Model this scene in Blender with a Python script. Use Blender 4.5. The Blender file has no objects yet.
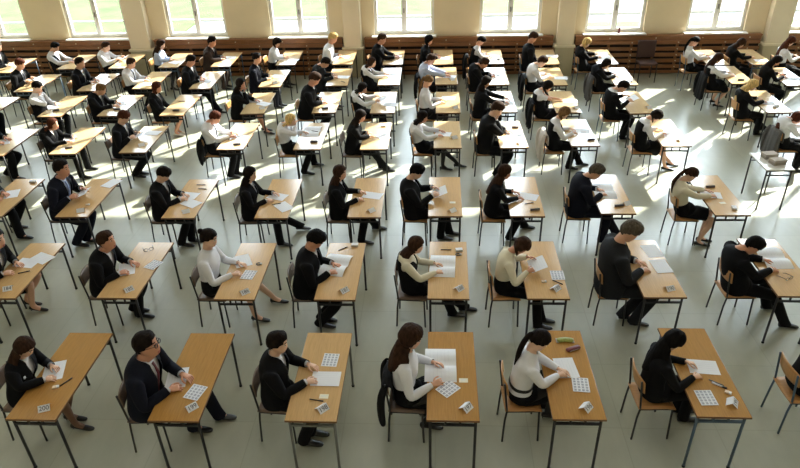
import bpy, bmesh, math, random
from mathutils import Vector, Matrix, Quaternion
random.seed(7)
V = Vector
R = math.radians
scene = bpy.context.scene
COL = scene.collection
PI = math.pi

# ------------------------------------------------------------------ seats
SEATS = [
    {'k': 'A1', 'd': [-3.924, 4.933, -0.002], 'p': [-4.374, 4.873], 'h': [0.199, 1.168], 'f': [[0.508, 0.037], [0.365, 0.049]], 'i': [['sheet', -0.111, 0.023, 18], ['eraser', 0.036, -0.218, 20], ['pen', 0.104, -0.144, 60], ['card', 0.071, -0.503, 20, '200']], 'hair': 'long', 'hc': 'brown', 'top': 'jacket', 'bot': 'skirt_tan', 'arms': 'write', 'desc': 'in dark jacket and skirt, bent over paper', 'sex': 'f', 'pitch': 35},
    {'k': 'A2', 'd': [-2.515, 4.946, 0.001], 'p': [-2.965, 4.756], 'h': [0.154, 1.358], 'f': [[0.642, 0.275], [0.426, 0.098]], 'i': [['sheet', -0.162, -0.07, 10], ['codes', 0.1, -0.272, -15], ['card', 0.125, -0.475, 45, '199']], 'hair': 'short', 'hc': 'dark', 'top': 'suit', 'bot': 'trousers', 'arms': 'rest', 'desc': 'in dark suit and glasses gazing up', 'pitch': -8, 'tie': 'red', 'glasses': 1},
    {'k': 'A3', 'd': [-1.185, 4.973, -0.004], 'p': [-1.635, 4.913], 'h': [0.065, 1.227], 'f': [[0.386, -0.155], [0.339, -0.197]], 'i': [['codes', 0.07, 0.204, -3], ['sheet', 0.064, -0.083, 90], ['label', 0.08, -0.328, 0], ['pen', 0.014, -0.384, -10], ['card', 0.086, -0.495, 45, '198']], 'hair': 'short', 'hc': 'dark', 'top': 'suit', 'bot': 'trousers', 'arms': 'rest', 'desc': 'in black suit with clasped hands', 'pitch': 8},
    {'k': 'A4', 'd': [0.169, 5.01, -0.001], 'p': [-0.281, 4.95], 'h': [0.041, 1.277], 'f': [[0.257, 0.001], [0.09, 0.171]], 'i': [['booklet', -0.115, 0.109, 0], ['codes', -0.042, -0.238, -45], ['label', 0.117, -0.115, 0], ['card', 0.127, -0.49, 50, '197']], 'hair': 'curly', 'hc': 'brown', 'top': 'blouse', 'bot': 'skirt_black', 'arms': 'read', 'desc': 'in white blouse holding a large booklet', 'sex': 'f', 'pitch': 18, 'coat': 'black'},
    {'k': 'A5', 'd': [1.356, 5.05, 0.005], 'p': [0.906, 4.99], 'h': [0.119, 1.227], 'f': [[0.395, 0.236], [0.362, 0.311]], 'i': [['wrapper', 0.053, 0.473, 0], ['glasses_case', 0.115, 0.335, 25], ['sheet', -0.008, 0.047, 5], ['codes', 0.095, -0.197, -5], ['card', 0.087, -0.505, 50, '196']], 'hair': 'pony', 'hc': 'dark', 'top': 'blouse', 'bot': 'skirt_black', 'arms': 'clasp', 'desc': 'in white blouse with black belt', 'sex': 'f', 'pitch': 35, 'belt': 1},
    {'k': 'A6', 'd': [2.715, 5.109, -0.008], 'p': [2.265, 5.049], 'h': [0.077, 1.184], 'f': [[0.491, 0.092], [0.472, 0.164]], 'i': [['sheet', 0.029, 0.028, 85], ['pen', 0.077, -0.202, -35], ['marker', 0.091, -0.243, -35], ['codes', -0.093, -0.409, 3], ['eraser', 0.142, -0.338, -30], ['card', 0.127, -0.477, 65, '195']], 'hair': 'long', 'hc': 'black', 'top': 'sweater', 'bot': 'trousers', 'arms': 'write', 'desc': 'dressed all in black, writing', 'sex': 'f', 'pitch': 42},
    {'k': 'A7', 'd': None, 'p': [3.82, 5.16], 'h': [0.16, 1.2], 'f': [], 'i': [], 'hair': 'long', 'hc': 'dark', 'top': 'sweater', 'bot': 'trousers', 'arms': 'write', 'desc': 'dressed in black, cut off by frame', 'sex': 'f', 'pitch': 30},
    {'k': 'B1', 'd': [-5.453, 6.875, 0.014], 'p': [-5.903, 6.815], 'h': [0.295, 1.29], 'f': [[0.403, 0.207], [0.235, 0.252]], 'i': [['sheet', -0.027, 0.139, 80], ['sheet', 0.122, 0.251, 65], ['pen', 0.058, -0.085, 25], ['card', 0.06, -0.454, 20, '184']], 'hair': 'long', 'hc': 'dark', 'top': 'jacket', 'bot': 'skirt_tan', 'arms': 'rest', 'desc': 'in dark jacket with bare legs', 'sex': 'f', 'pitch': 5},
    {'k': 'B2', 'd': [-3.913, 6.9, -0.011], 'p': [-4.363, 6.84], 'h': [0.184, 1.232], 'f': [[0.428, 0.019], [0.304, 0.084]], 'i': [['sheet', -0.134, -0.019, 20], ['codes', 0.188, 0.077, -20], ['glasses', -0.008, 0.421, 30], ['card', 0.083, -0.485, 45, '185']], 'hair': 'short', 'hc': 'brown', 'top': 'suit', 'bot': 'trousers', 'arms': 'rest', 'desc': 'in black suit staring ahead', 'pitch': -5},
    {'k': 'B3', 'd': [-2.444, 6.887, -0.0], 'p': [-2.894, 6.827], 'h': [0.052, 1.279], 'f': [[0.756, 0.511], [0.572, -0.056]], 'i': [['sheet', -0.113, 0.194, 25], ['codes', 0.052, -0.132, -8], ['watch', 0.124, 0.111, 0], ['card', 0.094, -0.51, 40, '186']], 'hair': 'bun', 'hc': 'dark', 'top': 'blouse', 'bot': 'skirt_tan', 'arms': 'rest', 'desc': 'in white blouse with crossed legs', 'sex': 'f', 'pitch': 15},
    {'k': 'B4', 'd': [-1.21, 6.893, -0.007], 'p': [-1.66, 6.833], 'h': [0.168, 1.26], 'f': [[0.132, -0.136], [-0.022, -0.096]], 'i': [['booklet', -0.086, 0.1, -10], ['box', 0.113, 0.568, 0], ['pen', -0.042, 0.491, 40], ['card', 0.085, -0.473, 45, '187']], 'hair': 'short', 'hc': 'black', 'top': 'suit', 'bot': 'trousers', 'arms': 'write', 'desc': 'in black suit leaning over booklet', 'pitch': 45},
    {'k': 'B5', 'd': [0.164, 6.929, -0.012], 'p': [-0.286, 6.869], 'h': [0.044, 1.147], 'f': [[0.589, 0.064], [0.766, 0.131]], 'i': [['booklet', -0.072, 0.049, -2], ['pen', -0.022, 0.435, 0], ['box', 0.151, 0.411, 10], ['watch', 0.135, 0.312, 0], ['card', 0.121, -0.454, 45, '188']], 'hair': 'long', 'hc': 'brown', 'top': 'vest', 'bot': 'trousers', 'arms': 'write', 'desc': 'in cream blouse and dark vest', 'sex': 'f', 'pitch': 15, 'shirt': 'cream'},
    {'k': 'B6', 'd': [1.349, 6.941, -0.001], 'p': [0.899, 6.881], 'h': [0.168, 1.129], 'f': [[0.565, -0.144], [0.507, -0.186]], 'i': [['sheet', -0.091, 0.034, 75], ['codes', 0.178, -0.166, 0], ['eraser', -0.009, -0.308, 10], ['pen', 0.154, -0.318, -40], ['card', 0.108, -0.454, 45, '189']], 'hair': 'bob', 'hc': 'brown', 'top': 'blouse', 'bot': 'trousers', 'arms': 'read', 'desc': 'in cream jacket bent low over paper', 'sex': 'f', 'pitch': 55, 'shirt': 'cream'},
    {'k': 'B7', 'd': [2.722, 6.984, 0.004], 'p': [2.272, 6.924], 'h': [0.106, 1.321], 'f': [[0.384, -0.151], [0.276, -0.069]], 'i': [['sheet', 0.128, 0.368, 8], ['sheet', 0.138, 0.002, 5], ['card', 0.091, -0.484, 20, '190']], 'hair': 'short', 'hc': 'grey', 'top': 'suit', 'bot': 'trousers', 'arms': 'write', 'desc': 'in charcoal suit, broad shoulders, writing', 'pitch': 40, 'big': 1.08},
    {'k': 'B8', 'd': [4.3, 7.02, -0.02], 'p': [3.85, 6.96], 'h': [0.06, 1.093], 'f': [[0.68, -0.224], [0.618, 0.153]], 'i': [['booklet', 0.017, 0.171, 2], ['glasses', 0.007, -0.32, 30]], 'hair': 'short', 'hc': 'black', 'top': 'suit', 'bot': 'trousers', 'arms': 'write', 'desc': 'in black suit, hunched, writing', 'pitch': 50},
    {'k': 'C0', 'd': [-6.85, 8.937, 0.009], 'p': [-7.3, 8.877], 'h': [0.184, 1.346], 'f': [[0.239, 0.79], [0.524, 0.008]], 'i': [['sheet', -0.003, 0.089, 20], ['box', 0.12, 0.505, 0]], 'hair': 'short', 'hc': 'dark', 'top': 'suit', 'bot': 'trousers', 'arms': 'rest', 'desc': 'in dark suit, cut off by frame', 'pitch': 10},
    {'k': 'C1', 'd': [-5.507, 8.926, 0.014], 'p': [-5.957, 8.866], 'h': [0.177, 1.293], 'f': [[0.365, -0.105], [0.258, -0.199]], 'i': [['sheet', -0.176, -0.01, 30], ['sheet', 0.15, 0.468, -20], ['eraser', 0.099, -0.279, 10], ['card', 0.079, -0.472, 20, '']], 'hair': 'short', 'hc': 'dark', 'top': 'suit', 'bot': 'trousers', 'arms': 'read', 'desc': 'in navy suit with pale blue tie', 'pitch': 2, 'tie': 'pale', 'shirt': 'blue'},
    {'k': 'C2', 'd': [-3.842, 8.889, -0.0], 'p': [-4.292, 8.829], 'h': [0.117, 1.201], 'f': [[0.441, -0.063], [0.323, -0.156]], 'i': [['sheet', -0.064, 0.07, 80], ['sheet', 0.056, -0.198, 60], ['pen', 0.013, 0.439, 0], ['pen', 0.083, 0.295, -10], ['card', 0.068, -0.469, 30, '']], 'hair': 'short', 'hc': 'dark', 'top': 'suit', 'bot': 'trousers', 'arms': 'write', 'desc': 'in black suit looking down at paper', 'pitch': 40},
    {'k': 'C3', 'd': [-2.436, 8.885, 0.006], 'p': [-2.886, 8.825], 'h': [0.062, 1.205], 'f': [[0.754, 0.591], [0.508, -0.147]], 'i': [['sheet', -0.04, 0.033, 70], ['pen', 0.0, -0.231, 20], ['sheet', 0.129, -0.311, 40]], 'hair': 'long', 'hc': 'dark', 'top': 'jacket', 'bot': 'trousers', 'arms': 'rest', 'desc': 'in black jacket, trouser leg stretched out', 'sex': 'f', 'pitch': 8},
    {'k': 'C4', 'd': [-1.048, 8.912, -0.001], 'p': [-1.498, 8.852], 'h': [0.052, 1.211], 'f': [[0.588, 0.529], [0.411, -0.109]], 'i': [['sheet', 0.067, 0.032, 75], ['card', 0.086, -0.466, 45, '']], 'hair': 'long', 'hc': 'brown', 'top': 'jacket', 'bot': 'trousers', 'arms': 'rest', 'desc': 'in black jacket with long brown hair', 'sex': 'f', 'pitch': 8},
    {'k': 'C5', 'd': [0.147, 8.942, -0.006], 'p': [-0.303, 8.882], 'h': [0.017, 1.2], 'f': [[0.603, 0.142], [0.472, -0.014]], 'i': [['sheet', -0.092, 0.014, 70], ['label', 0.112, -0.233, 0], ['card', 0.098, -0.499, 40, '']], 'hair': 'short', 'hc': 'black', 'top': 'suit', 'bot': 'trousers', 'arms': 'read', 'desc': 'in black suit holding paper up', 'pitch': 35, 'tie': 'dark', 'big': 1.04},
    {'k': 'C6', 'd': [1.35, 8.939, -0.015], 'p': [0.9, 8.879], 'h': [0.141, 1.195], 'f': [[0.62, 0.436], [0.359, -0.038]], 'i': [['sheet', 0.067, -0.039, 70], ['pen', 0.055, -0.265, 20], ['case', 0.116, -0.483, 10]], 'hair': 'long', 'hc': 'brown', 'top': 'sweater', 'bot': 'trousers', 'arms': 'write', 'desc': 'in black top with long hair', 'sex': 'f', 'pitch': 15},
    {'k': 'C7', 'd': [2.663, 9.014, -0.007], 'p': [2.213, 8.954], 'h': [0.194, 1.153], 'f': [[0.728, -0.048], [0.468, -0.17]], 'i': [['booklet', -0.074, 0.063, 0], ['case', 0.051, -0.438, 10], ['card', 0.172, -0.361, 30, '']], 'hair': 'short', 'hc': 'grey', 'top': 'suit', 'bot': 'trousers', 'arms': 'write', 'desc': 'in navy suit with clasped hands', 'pitch': 40, 'big': 1.05},
    {'k': 'C8', 'd': [4.263, 8.968, 0.002], 'p': [3.813, 8.908], 'h': [-0.019, 1.119], 'f': [[0.382, -0.207], [0.306, -0.208]], 'i': [['sheet', -0.092, -0.031, 80], ['case', -0.018, 0.218, 0], ['label', -0.016, -0.287, 10], ['box', 0.079, -0.472, 80]], 'hair': 'pony', 'hc': 'brown', 'top': 'blouse', 'bot': 'skirt_tan', 'arms': 'write', 'desc': 'in cream jacket with black skirt', 'sex': 'f', 'pitch': 40, 'shirt': 'cream'},
    {'k': 'D0', 'd': [-8.167, 11.213, -0.014], 'p': [-8.617, 11.153], 'h': [0.167, 1.417], 'f': [[0.456, -0.035], [0.173, 0.103]], 'i': [['sheet', -0.099, -0.024, 30]], 'hair': 'short', 'hc': 'dark', 'top': 'suit', 'bot': 'trousers', 'arms': 'rest', 'desc': 'in dark suit, cut off by frame', 'pitch': 15},
    {'k': 'D1', 'd': [-6.837, 11.263, 0.017], 'p': [-7.287, 11.203], 'h': [0.094, 1.111], 'f': [[0.399, 0.553], [0.456, -0.051]], 'i': [['sheet', -0.247, 0.053, 20], ['case', 0.022, -0.405, 20]], 'hair': 'long', 'hc': 'auburn', 'top': 'jacket', 'bot': 'trousers', 'arms': 'rest', 'desc': 'in black jacket with sunlit auburn hair', 'sex': 'f', 'pitch': 2},
    {'k': 'D2', 'd': [-5.545, 11.308, 0.023], 'p': [-5.995, 11.248], 'h': [0.175, 1.229], 'f': [[0.041, 0.075], [-0.044, -0.059]], 'i': [['sheet', -0.149, 0.082, 60], ['sheet', 0.051, 0.279, 80], ['card', 0.067, -0.332, 30, '']], 'hair': 'short', 'hc': 'auburn', 'top': 'suit', 'bot': 'trousers', 'arms': 'read', 'desc': 'in black suit reading a sheet', 'pitch': 35},
    {'k': 'D3', 'd': [-3.755, 11.426, 0.008], 'p': [-4.205, 11.366], 'h': [0.074, 1.149], 'f': [[0.414, -0.286], [0.347, -0.329]], 'i': [['sheet', 0.049, -0.098, 70], ['case', 0.087, -0.457, 10]], 'hair': 'short', 'hc': 'auburn', 'top': 'shirt', 'bot': 'trousers', 'arms': 'write', 'desc': 'in white shirt and dark tie', 'pitch': 30, 'tie': 'dark', 'coat': 'black'},
    {'k': 'D4', 'd': [-2.333, 11.408, 0.008], 'p': [-2.783, 11.348], 'h': [0.09, 1.094], 'f': [[0.458, 0.401], [0.334, -0.059]], 'i': [['booklet', -0.039, 0.192, 0], ['pen', 0.032, 0.116, -20], ['case', 0.087, -0.346, 0]], 'hair': 'long', 'hc': 'blonde', 'top': 'blouse', 'bot': 'trousers', 'arms': 'chin', 'desc': 'in white blouse resting chin on hand', 'sex': 'f', 'pitch': 5},
    {'k': 'D5', 'd': [-1.109, 11.389, 0.002], 'p': [-1.559, 11.329], 'h': [0.176, 1.177], 'f': [[0.674, 0.125], [0.573, 0.172]], 'i': [['sheet', 0.125, -0.062, 30], ['box', 0.1, 0.44, 0]], 'hair': 'long', 'hc': 'dark', 'top': 'jacket', 'bot': 'trousers', 'arms': 'write', 'desc': 'in black jacket with white collar', 'sex': 'f', 'pitch': 20},
    {'k': 'D6', 'd': [0.217, 11.433, 0.001], 'p': [-0.233, 11.373], 'h': [-0.007, 1.12], 'f': [[0.73, 0.203], [0.456, 0.069]], 'i': [['sheet', -0.077, -0.006, 80], ['card', 0.125, -0.203, 30, '']], 'hair': 'long', 'hc': 'dark', 'top': 'blouse', 'bot': 'skirt_black', 'arms': 'rest', 'desc': 'in pale blouse and dark skirt', 'sex': 'f', 'pitch': 10},
    {'k': 'D7', 'd': [1.392, 11.423, 0.021], 'p': [0.942, 11.363], 'h': [0.181, 1.273], 'f': [[0.379, -0.112], [0.295, -0.198]], 'i': [['sheet', 0.069, -0.022, 85], ['case', 0.118, 0.275, 0], ['card', 0.13, -0.471, 30, '']], 'hair': 'short', 'hc': 'brown', 'top': 'suit', 'bot': 'trousers', 'arms': 'chin', 'desc': 'in dark suit with hand at face', 'pitch': 35, 'big': 1.04},
    {'k': 'D8', 'd': [2.67, 11.481, 0.004], 'p': [2.22, 11.421], 'h': [0.125, 1.155], 'f': [[0.638, 0.219], [0.414, 0.04]], 'i': [['sheet', 0.046, 0.042, 80], ['case', 0.138, -0.413, 10]], 'hair': 'bob', 'hc': 'lightbrown', 'top': 'vest', 'bot': 'trousers', 'arms': 'write', 'desc': 'in dark vest over white sleeves', 'sex': 'f', 'pitch': 40, 'coat': 'white'},
    {'k': 'D9', 'd': [4.263, 11.442, -0.016], 'p': [3.813, 11.382], 'h': [0.177, 1.1], 'f': [[0.746, 0.192], [0.598, 0.014]], 'i': [['sheet', 0.05, -0.144, 85], ['card', 0.112, -0.401, 30, '']], 'hair': 'bob', 'hc': 'dark', 'top': 'vest', 'bot': 'skirt_tan', 'arms': 'write', 'desc': 'in white sleeves with bent head', 'sex': 'f', 'pitch': 60},
    {'k': 'D11', 'd': None, 'p': [6.43, 11.44], 'h': [0.091, 1.013], 'f': [], 'i': [], 'hair': 'long', 'hc': 'auburn', 'top': 'blouse', 'bot': 'trousers', 'arms': 'write', 'desc': 'in white blouse with auburn hair', 'sex': 'f', 'pitch': 20, 'coat': 'grey'},
    {'k': 'E0', 'd': [-9.67, 13.156, 0.0], 'p': [-10.12, 13.096], 'h': [0.104, 1.257], 'f': [[0.385, 0.316], [0.301, 0.258]], 'i': [], 'hair': 'short', 'hc': 'dark', 'top': 'suit', 'bot': 'trousers', 'arms': 'write', 'desc': 'mostly cut off by frame', 'pitch': 20},
    {'k': 'E1', 'd': [-8.11, 13.2, 0.016], 'p': [-8.56, 13.14], 'h': [0.034, 1.21], 'f': [], 'i': [['sheet', -0.262, -0.076, 30], ['case', 0.004, -0.33, 20]], 'hair': 'short', 'hc': 'black', 'top': 'vest', 'bot': 'trousers', 'arms': 'chin', 'desc': 'in black vest with hand on cheek', 'pitch': 30},
    {'k': 'E2', 'd': [-6.819, 13.207, -0.003], 'p': [-7.269, 13.147], 'h': [0.127, 1.132], 'f': [], 'i': [['sheet', -0.054, 0.063, 40], ['case', 0.04, -0.312, 10]], 'hair': 'short', 'hc': 'lightbrown', 'top': 'suit', 'bot': 'trousers', 'arms': 'write', 'desc': 'in dark blazer, fair hair', 'pitch': 25},
    {'k': 'E3', 'd': [-5.481, 13.199, 0.001], 'p': [-5.931, 13.139], 'h': [0.023, 1.164], 'f': [[0.205, 0.252], [0.092, 0.314]], 'i': [['pen', -0.053, 0.19, 0], ['case', 0.02, -0.4, 0]], 'hair': 'bob', 'hc': 'auburn', 'top': 'jacket', 'bot': 'skirt_tan', 'arms': 'lap', 'desc': 'in dark jacket with white shoes', 'sex': 'f', 'pitch': 10, 'shoe': 'white'},
    {'k': 'E4', 'd': [-3.807, 13.257, 0.027], 'p': [-4.257, 13.197], 'h': [0.148, 1.208], 'f': [[0.585, 0.153], [0.487, 0.392]], 'i': [['sheet', -0.105, 0.116, 75], ['sheet', 0.137, -0.081, 60], ['card', 0.158, -0.357, 30, '']], 'hair': 'long', 'hc': 'dark', 'top': 'jacket', 'bot': 'skirt_tan', 'arms': 'chin', 'desc': 'in dark jacket with hand on chin', 'sex': 'f', 'pitch': 8},
    {'k': 'E5', 'd': [-2.309, 13.276, 0.014], 'p': [-2.759, 13.216], 'h': [0.23, 1.3], 'f': [[0.3, 0.224], [0.288, -0.007]], 'i': [['sheet', 0.043, 0.048, 75], ['case', 0.007, -0.442, 10]], 'hair': 'short', 'hc': 'brown', 'top': 'suit', 'bot': 'trousers', 'arms': 'write', 'desc': 'in dark suit with bowed head', 'pitch': 40},
    {'k': 'E6', 'd': [-1.094, 13.224, 0.011], 'p': [-1.544, 13.164], 'h': [0.016, 1.092], 'f': [[0.549, 0.854], [0.465, 0.732]], 'i': [['sheet', -0.118, 0.131, 40], ['sheet', 0.157, -0.157, 80]], 'hair': 'long', 'hc': 'dark', 'top': 'vest', 'bot': 'trousers', 'arms': 'read', 'desc': 'in black vest holding a sheet', 'sex': 'f', 'pitch': 15},
    {'k': 'E7', 'd': [0.258, 13.203, -0.005], 'p': [-0.192, 13.143], 'h': [0.035, 1.242], 'f': [], 'i': [['sheet', 0.008, 0.234, 80], ['card', 0.142, -0.384, 30, '']], 'hair': 'pony', 'hc': 'lightbrown', 'top': 'blouse', 'bot': 'skirt_black', 'arms': 'write', 'desc': 'in white blouse with tied hair', 'sex': 'f', 'pitch': 35},
    {'k': 'E8', 'd': [1.393, 13.205, 0.006], 'p': [0.943, 13.145], 'h': [0.095, 1.206], 'f': [], 'i': [['sheet', 0.075, -0.116, 85]], 'hair': 'long', 'hc': 'dark', 'top': 'jacket', 'bot': 'trousers', 'arms': 'write', 'desc': 'in black jacket stretching arms forward', 'sex': 'f', 'pitch': 30},
    {'k': 'E9', 'd': [2.672, 13.161, -0.008], 'p': [2.222, 13.101], 'h': [0.074, 1.1], 'f': [], 'i': [['sheet', 0.129, 0.011, 85], ['card', 0.176, -0.409, 30, '']], 'hair': 'bob', 'hc': 'dark', 'top': 'vest', 'bot': 'skirt_black', 'arms': 'chin', 'desc': 'in black pinafore with hand at face', 'sex': 'f', 'pitch': 40, 'coat': 'black'},
    {'k': 'E10', 'd': [4.084, 13.077, 0.022], 'p': [3.634, 13.017], 'h': [0.16, 1.11], 'f': [], 'i': [['sheet', 0.003, -0.005, 30], ['card', 0.247, -0.366, 20, '']], 'hair': 'short', 'hc': 'dark', 'top': 'sweater', 'bot': 'trousers', 'arms': 'read', 'desc': 'in black sweater with white collar', 'pitch': 40},
    {'k': 'E12', 'd': [6.736, 13.056, -0.018], 'p': [6.286, 12.996], 'h': [0.062, 1.118], 'f': [[0.89, 0.305], [0.512, 0.09]], 'i': [['sheet', -0.042, -0.121, 70], ['card', 0.033, -0.356, 30, '']], 'hair': 'long', 'hc': 'blonde', 'top': 'jacket', 'bot': 'trousers', 'arms': 'write', 'desc': 'in black jacket with blonde hair', 'sex': 'f', 'pitch': 40},
    {'k': 'F0', 'd': [-9.571, 14.848, 0.011], 'p': [-10.021, 14.788], 'h': [0.193, 1.241], 'f': [], 'i': [['sheet', -0.15, -0.099, 30]], 'hair': 'short', 'hc': 'auburn', 'top': 'suit', 'bot': 'trousers', 'arms': 'read', 'desc': 'in dark suit with striped tie', 'pitch': 25, 'tie': 'dark'},
    {'k': 'F1', 'd': [-8.064, 14.844, 0.012], 'p': [-8.514, 14.784], 'h': [0.153, 1.251], 'f': [], 'i': [['sheet', -0.129, 0.231, 60], ['watch', 0.079, 0.381, 0]], 'hair': 'short', 'hc': 'dark', 'top': 'suit', 'bot': 'trousers', 'arms': 'write', 'desc': 'in black suit and open collar', 'pitch': 10},
    {'k': 'F2', 'd': [-6.796, 14.964, 0.017], 'p': [-7.246, 14.904], 'h': [0.049, 1.181], 'f': [], 'i': [['sheet', -0.009, -0.322, 70]], 'hair': 'short', 'hc': 'brown', 'top': 'shirt', 'bot': 'trousers', 'arms': 'write', 'desc': 'in white shirt with navy tie', 'pitch': 20, 'tie': 'dark'},
    {'k': 'F3', 'd': [-5.431, 14.913, 0.011], 'p': [-5.881, 14.853], 'h': [0.158, 1.254], 'f': [[0.784, -0.143], [0.575, 0.07]], 'i': [['sheet', -0.009, -0.097, 60]], 'hair': 'short', 'hc': 'dark', 'top': 'suit', 'bot': 'trousers', 'arms': 'write', 'desc': 'in black suit with dark hair', 'pitch': 25},
    {'k': 'F4', 'd': [-3.82, 14.98, 0.003], 'p': [-4.27, 14.92], 'h': [0.103, 1.265], 'f': [[0.521, 0.242], [0.475, 0.101]], 'i': [['sheet', 0.041, 0.156, 75], ['card', 0.083, -0.377, 30, '']], 'hair': 'bun', 'hc': 'dark', 'top': 'jacket', 'bot': 'trousers', 'arms': 'write', 'desc': 'in black jacket with hair up', 'sex': 'f', 'pitch': 10},
    {'k': 'F5', 'd': [-2.273, 15.013, 0.013], 'p': [-2.723, 14.953], 'h': [0.15, 1.123], 'f': [], 'i': [['sheet', 0.082, -0.018, 80], ['pen', 0.129, -0.396, -40]], 'hair': 'short', 'hc': 'dark', 'top': 'suit', 'bot': 'trousers', 'arms': 'write', 'desc': 'in dark grey suit, head bent', 'pitch': 40},
    {'k': 'F6', 'd': [-1.073, 15.029, 0.006], 'p': [-1.523, 14.969], 'h': [0.041, 1.104], 'f': [], 'i': [['sheet', 0.039, 0.074, 80]], 'hair': 'long', 'hc': 'brown', 'top': 'vest', 'bot': 'trousers', 'arms': 'write', 'desc': 'in dark vest with backlit hair', 'sex': 'f', 'pitch': 10},
    {'k': 'F7', 'd': [0.246, 15.016, -0.001], 'p': [-0.204, 14.956], 'h': [0.098, 1.164], 'f': [], 'i': [['sheet', 0.091, -0.083, 80], ['card', 0.132, -0.347, 30, '']], 'hair': 'short', 'hc': 'brown', 'top': 'shirt', 'bot': 'trousers', 'arms': 'write', 'desc': 'in pale blue shirt, arms forward', 'pitch': 25, 'coat': 'black', 'shirt': 'blue'},
    {'k': 'F8', 'd': [1.404, 14.947, 0.001], 'p': [0.954, 14.887], 'h': [0.159, 1.074], 'f': [], 'i': [['sheet', -0.039, 0.058, 80]], 'hair': 'short', 'hc': 'brown', 'top': 'suit', 'bot': 'trousers', 'arms': 'write', 'desc': 'in dark suit, sunlit head', 'pitch': 35},
    {'k': 'F9', 'd': [2.699, 14.869, -0.007], 'p': [2.249, 14.809], 'h': [0.177, 1.124], 'f': [], 'i': [['sheet', 0.169, -0.149, 85]], 'hair': 'short', 'hc': 'brown', 'top': 'shirt', 'bot': 'trousers', 'arms': 'write', 'desc': 'in white shirt leaning over desk', 'pitch': 40, 'coat': 'black'},
    {'k': 'F10', 'd': [4.222, 14.827, -0.009], 'p': [3.772, 14.767], 'h': [0.082, 1.056], 'f': [], 'i': [['pen', 0.09, -0.453, 0], ['sheet', -0.002, -0.012, 80]], 'hair': 'long', 'hc': 'dark', 'top': 'jacket', 'bot': 'trousers', 'arms': 'write', 'desc': 'in dark jacket by grey coat', 'sex': 'f', 'pitch': 40, 'coat': 'grey'},
    {'k': 'F11', 'd': [6.748, 14.831, -0.024], 'p': [6.298, 14.771], 'h': [0.01, 1.151], 'f': [[0.283, 0.024], [0.314, 0.297]], 'i': [['sheet', -0.125, -0.038, 85], ['case', 0.004, -0.442, 0]], 'hair': 'long', 'hc': 'brown', 'top': 'vest', 'bot': 'skirt_tan', 'arms': 'write', 'desc': 'in black vest with bare legs', 'sex': 'f', 'pitch': 40, 'coat': 'black'},
    {'k': 'F12', 'd': [7.84, 14.666, -0.024], 'p': [7.39, 14.606], 'h': [0.126, 1.132], 'f': [], 'i': [['case', -0.028, 0.078, 0], ['sheet', 0.056, -0.215, 85]], 'hair': 'long', 'hc': 'dark', 'top': 'sweater', 'bot': 'trousers', 'arms': 'write', 'desc': 'in dark top bowing low', 'sex': 'f', 'pitch': 50},
    {'k': 'G0', 'd': [-11.025, 16.355, 0.0], 'p': [-11.475, 16.295], 'h': [0.186, 1.27], 'f': [], 'i': [['sheet', -0.196, 0.022, 30]], 'hair': 'short', 'hc': 'grey', 'top': 'suit', 'bot': 'trousers', 'arms': 'write', 'desc': 'in dark suit with grey hair', 'pitch': 20},
    {'k': 'G1', 'd': [-9.449, 16.6, 0.016], 'p': [-9.899, 16.54], 'h': [-0.006, 1.168], 'f': [], 'i': [['sheet', -0.095, 0.11, 40]], 'hair': 'short', 'hc': 'black', 'top': 'vest', 'bot': 'trousers', 'arms': 'write', 'desc': 'in black vest and white sleeves', 'pitch': 30},
    {'k': 'G2', 'd': [-8.091, 16.611, 0.016], 'p': [-8.541, 16.551], 'h': [-0.008, 1.15], 'f': [], 'i': [['sheet', -0.304, 0.091, 60]], 'hair': 'short', 'hc': 'brown', 'top': 'shirt', 'bot': 'trousers', 'arms': 'read', 'desc': 'in white shirt lifting a sheet', 'pitch': 15},
    {'k': 'G3', 'd': [-6.796, 16.624, 0.011], 'p': [-7.246, 16.564], 'h': [0.163, 1.189], 'f': [], 'i': [['sheet', 0.048, -0.228, 60]], 'hair': 'curly', 'hc': 'brown', 'top': 'blouse', 'bot': 'skirt_black', 'arms': 'write', 'desc': 'in lilac blouse with curly hair', 'sex': 'f', 'pitch': 20, 'shirt': 'blue'},
    {'k': 'G4', 'd': [-5.446, 16.648, 0.011], 'p': [-5.896, 16.588], 'h': [0.154, 1.242], 'f': [], 'i': [['sheet', -0.111, -0.082, 80], ['sheet', 0.039, 0.141, 80]], 'hair': 'short', 'hc': 'dark', 'top': 'suit', 'bot': 'trousers', 'arms': 'write', 'desc': 'in dark brown suit', 'pitch': 12, 'brown': 1},
    {'k': 'G5', 'd': [-3.794, 16.709, 0.008], 'p': [-4.244, 16.649], 'h': [0.167, 1.18], 'f': [], 'i': [['sheet', 0.124, -0.234, 80]], 'hair': 'bob', 'hc': 'dark', 'top': 'blouse', 'bot': 'skirt_black', 'arms': 'write', 'desc': 'in white blouse with dark bob', 'sex': 'f', 'pitch': 35},
    {'k': 'G6', 'd': [-2.343, 16.691, 0.005], 'p': [-2.793, 16.631], 'h': [0.181, 1.277], 'f': [], 'i': [['sheet', -0.031, -0.005, 80]], 'hair': 'short', 'hc': 'blonde', 'top': 'shirt', 'bot': 'trousers', 'arms': 'write', 'desc': 'in white shirt with pale hair', 'pitch': 25},
    {'k': 'G7', 'd': [-1.069, 16.623, -0.002], 'p': [-1.519, 16.563], 'h': [0.163, 1.25], 'f': [], 'i': [['sheet', 0.045, 0.089, 85], ['pen', -0.086, -0.312, -40]], 'hair': 'short', 'hc': 'brown', 'top': 'suit', 'bot': 'trousers', 'arms': 'write', 'desc': 'in dark suit reaching forward', 'pitch': 20},
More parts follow.
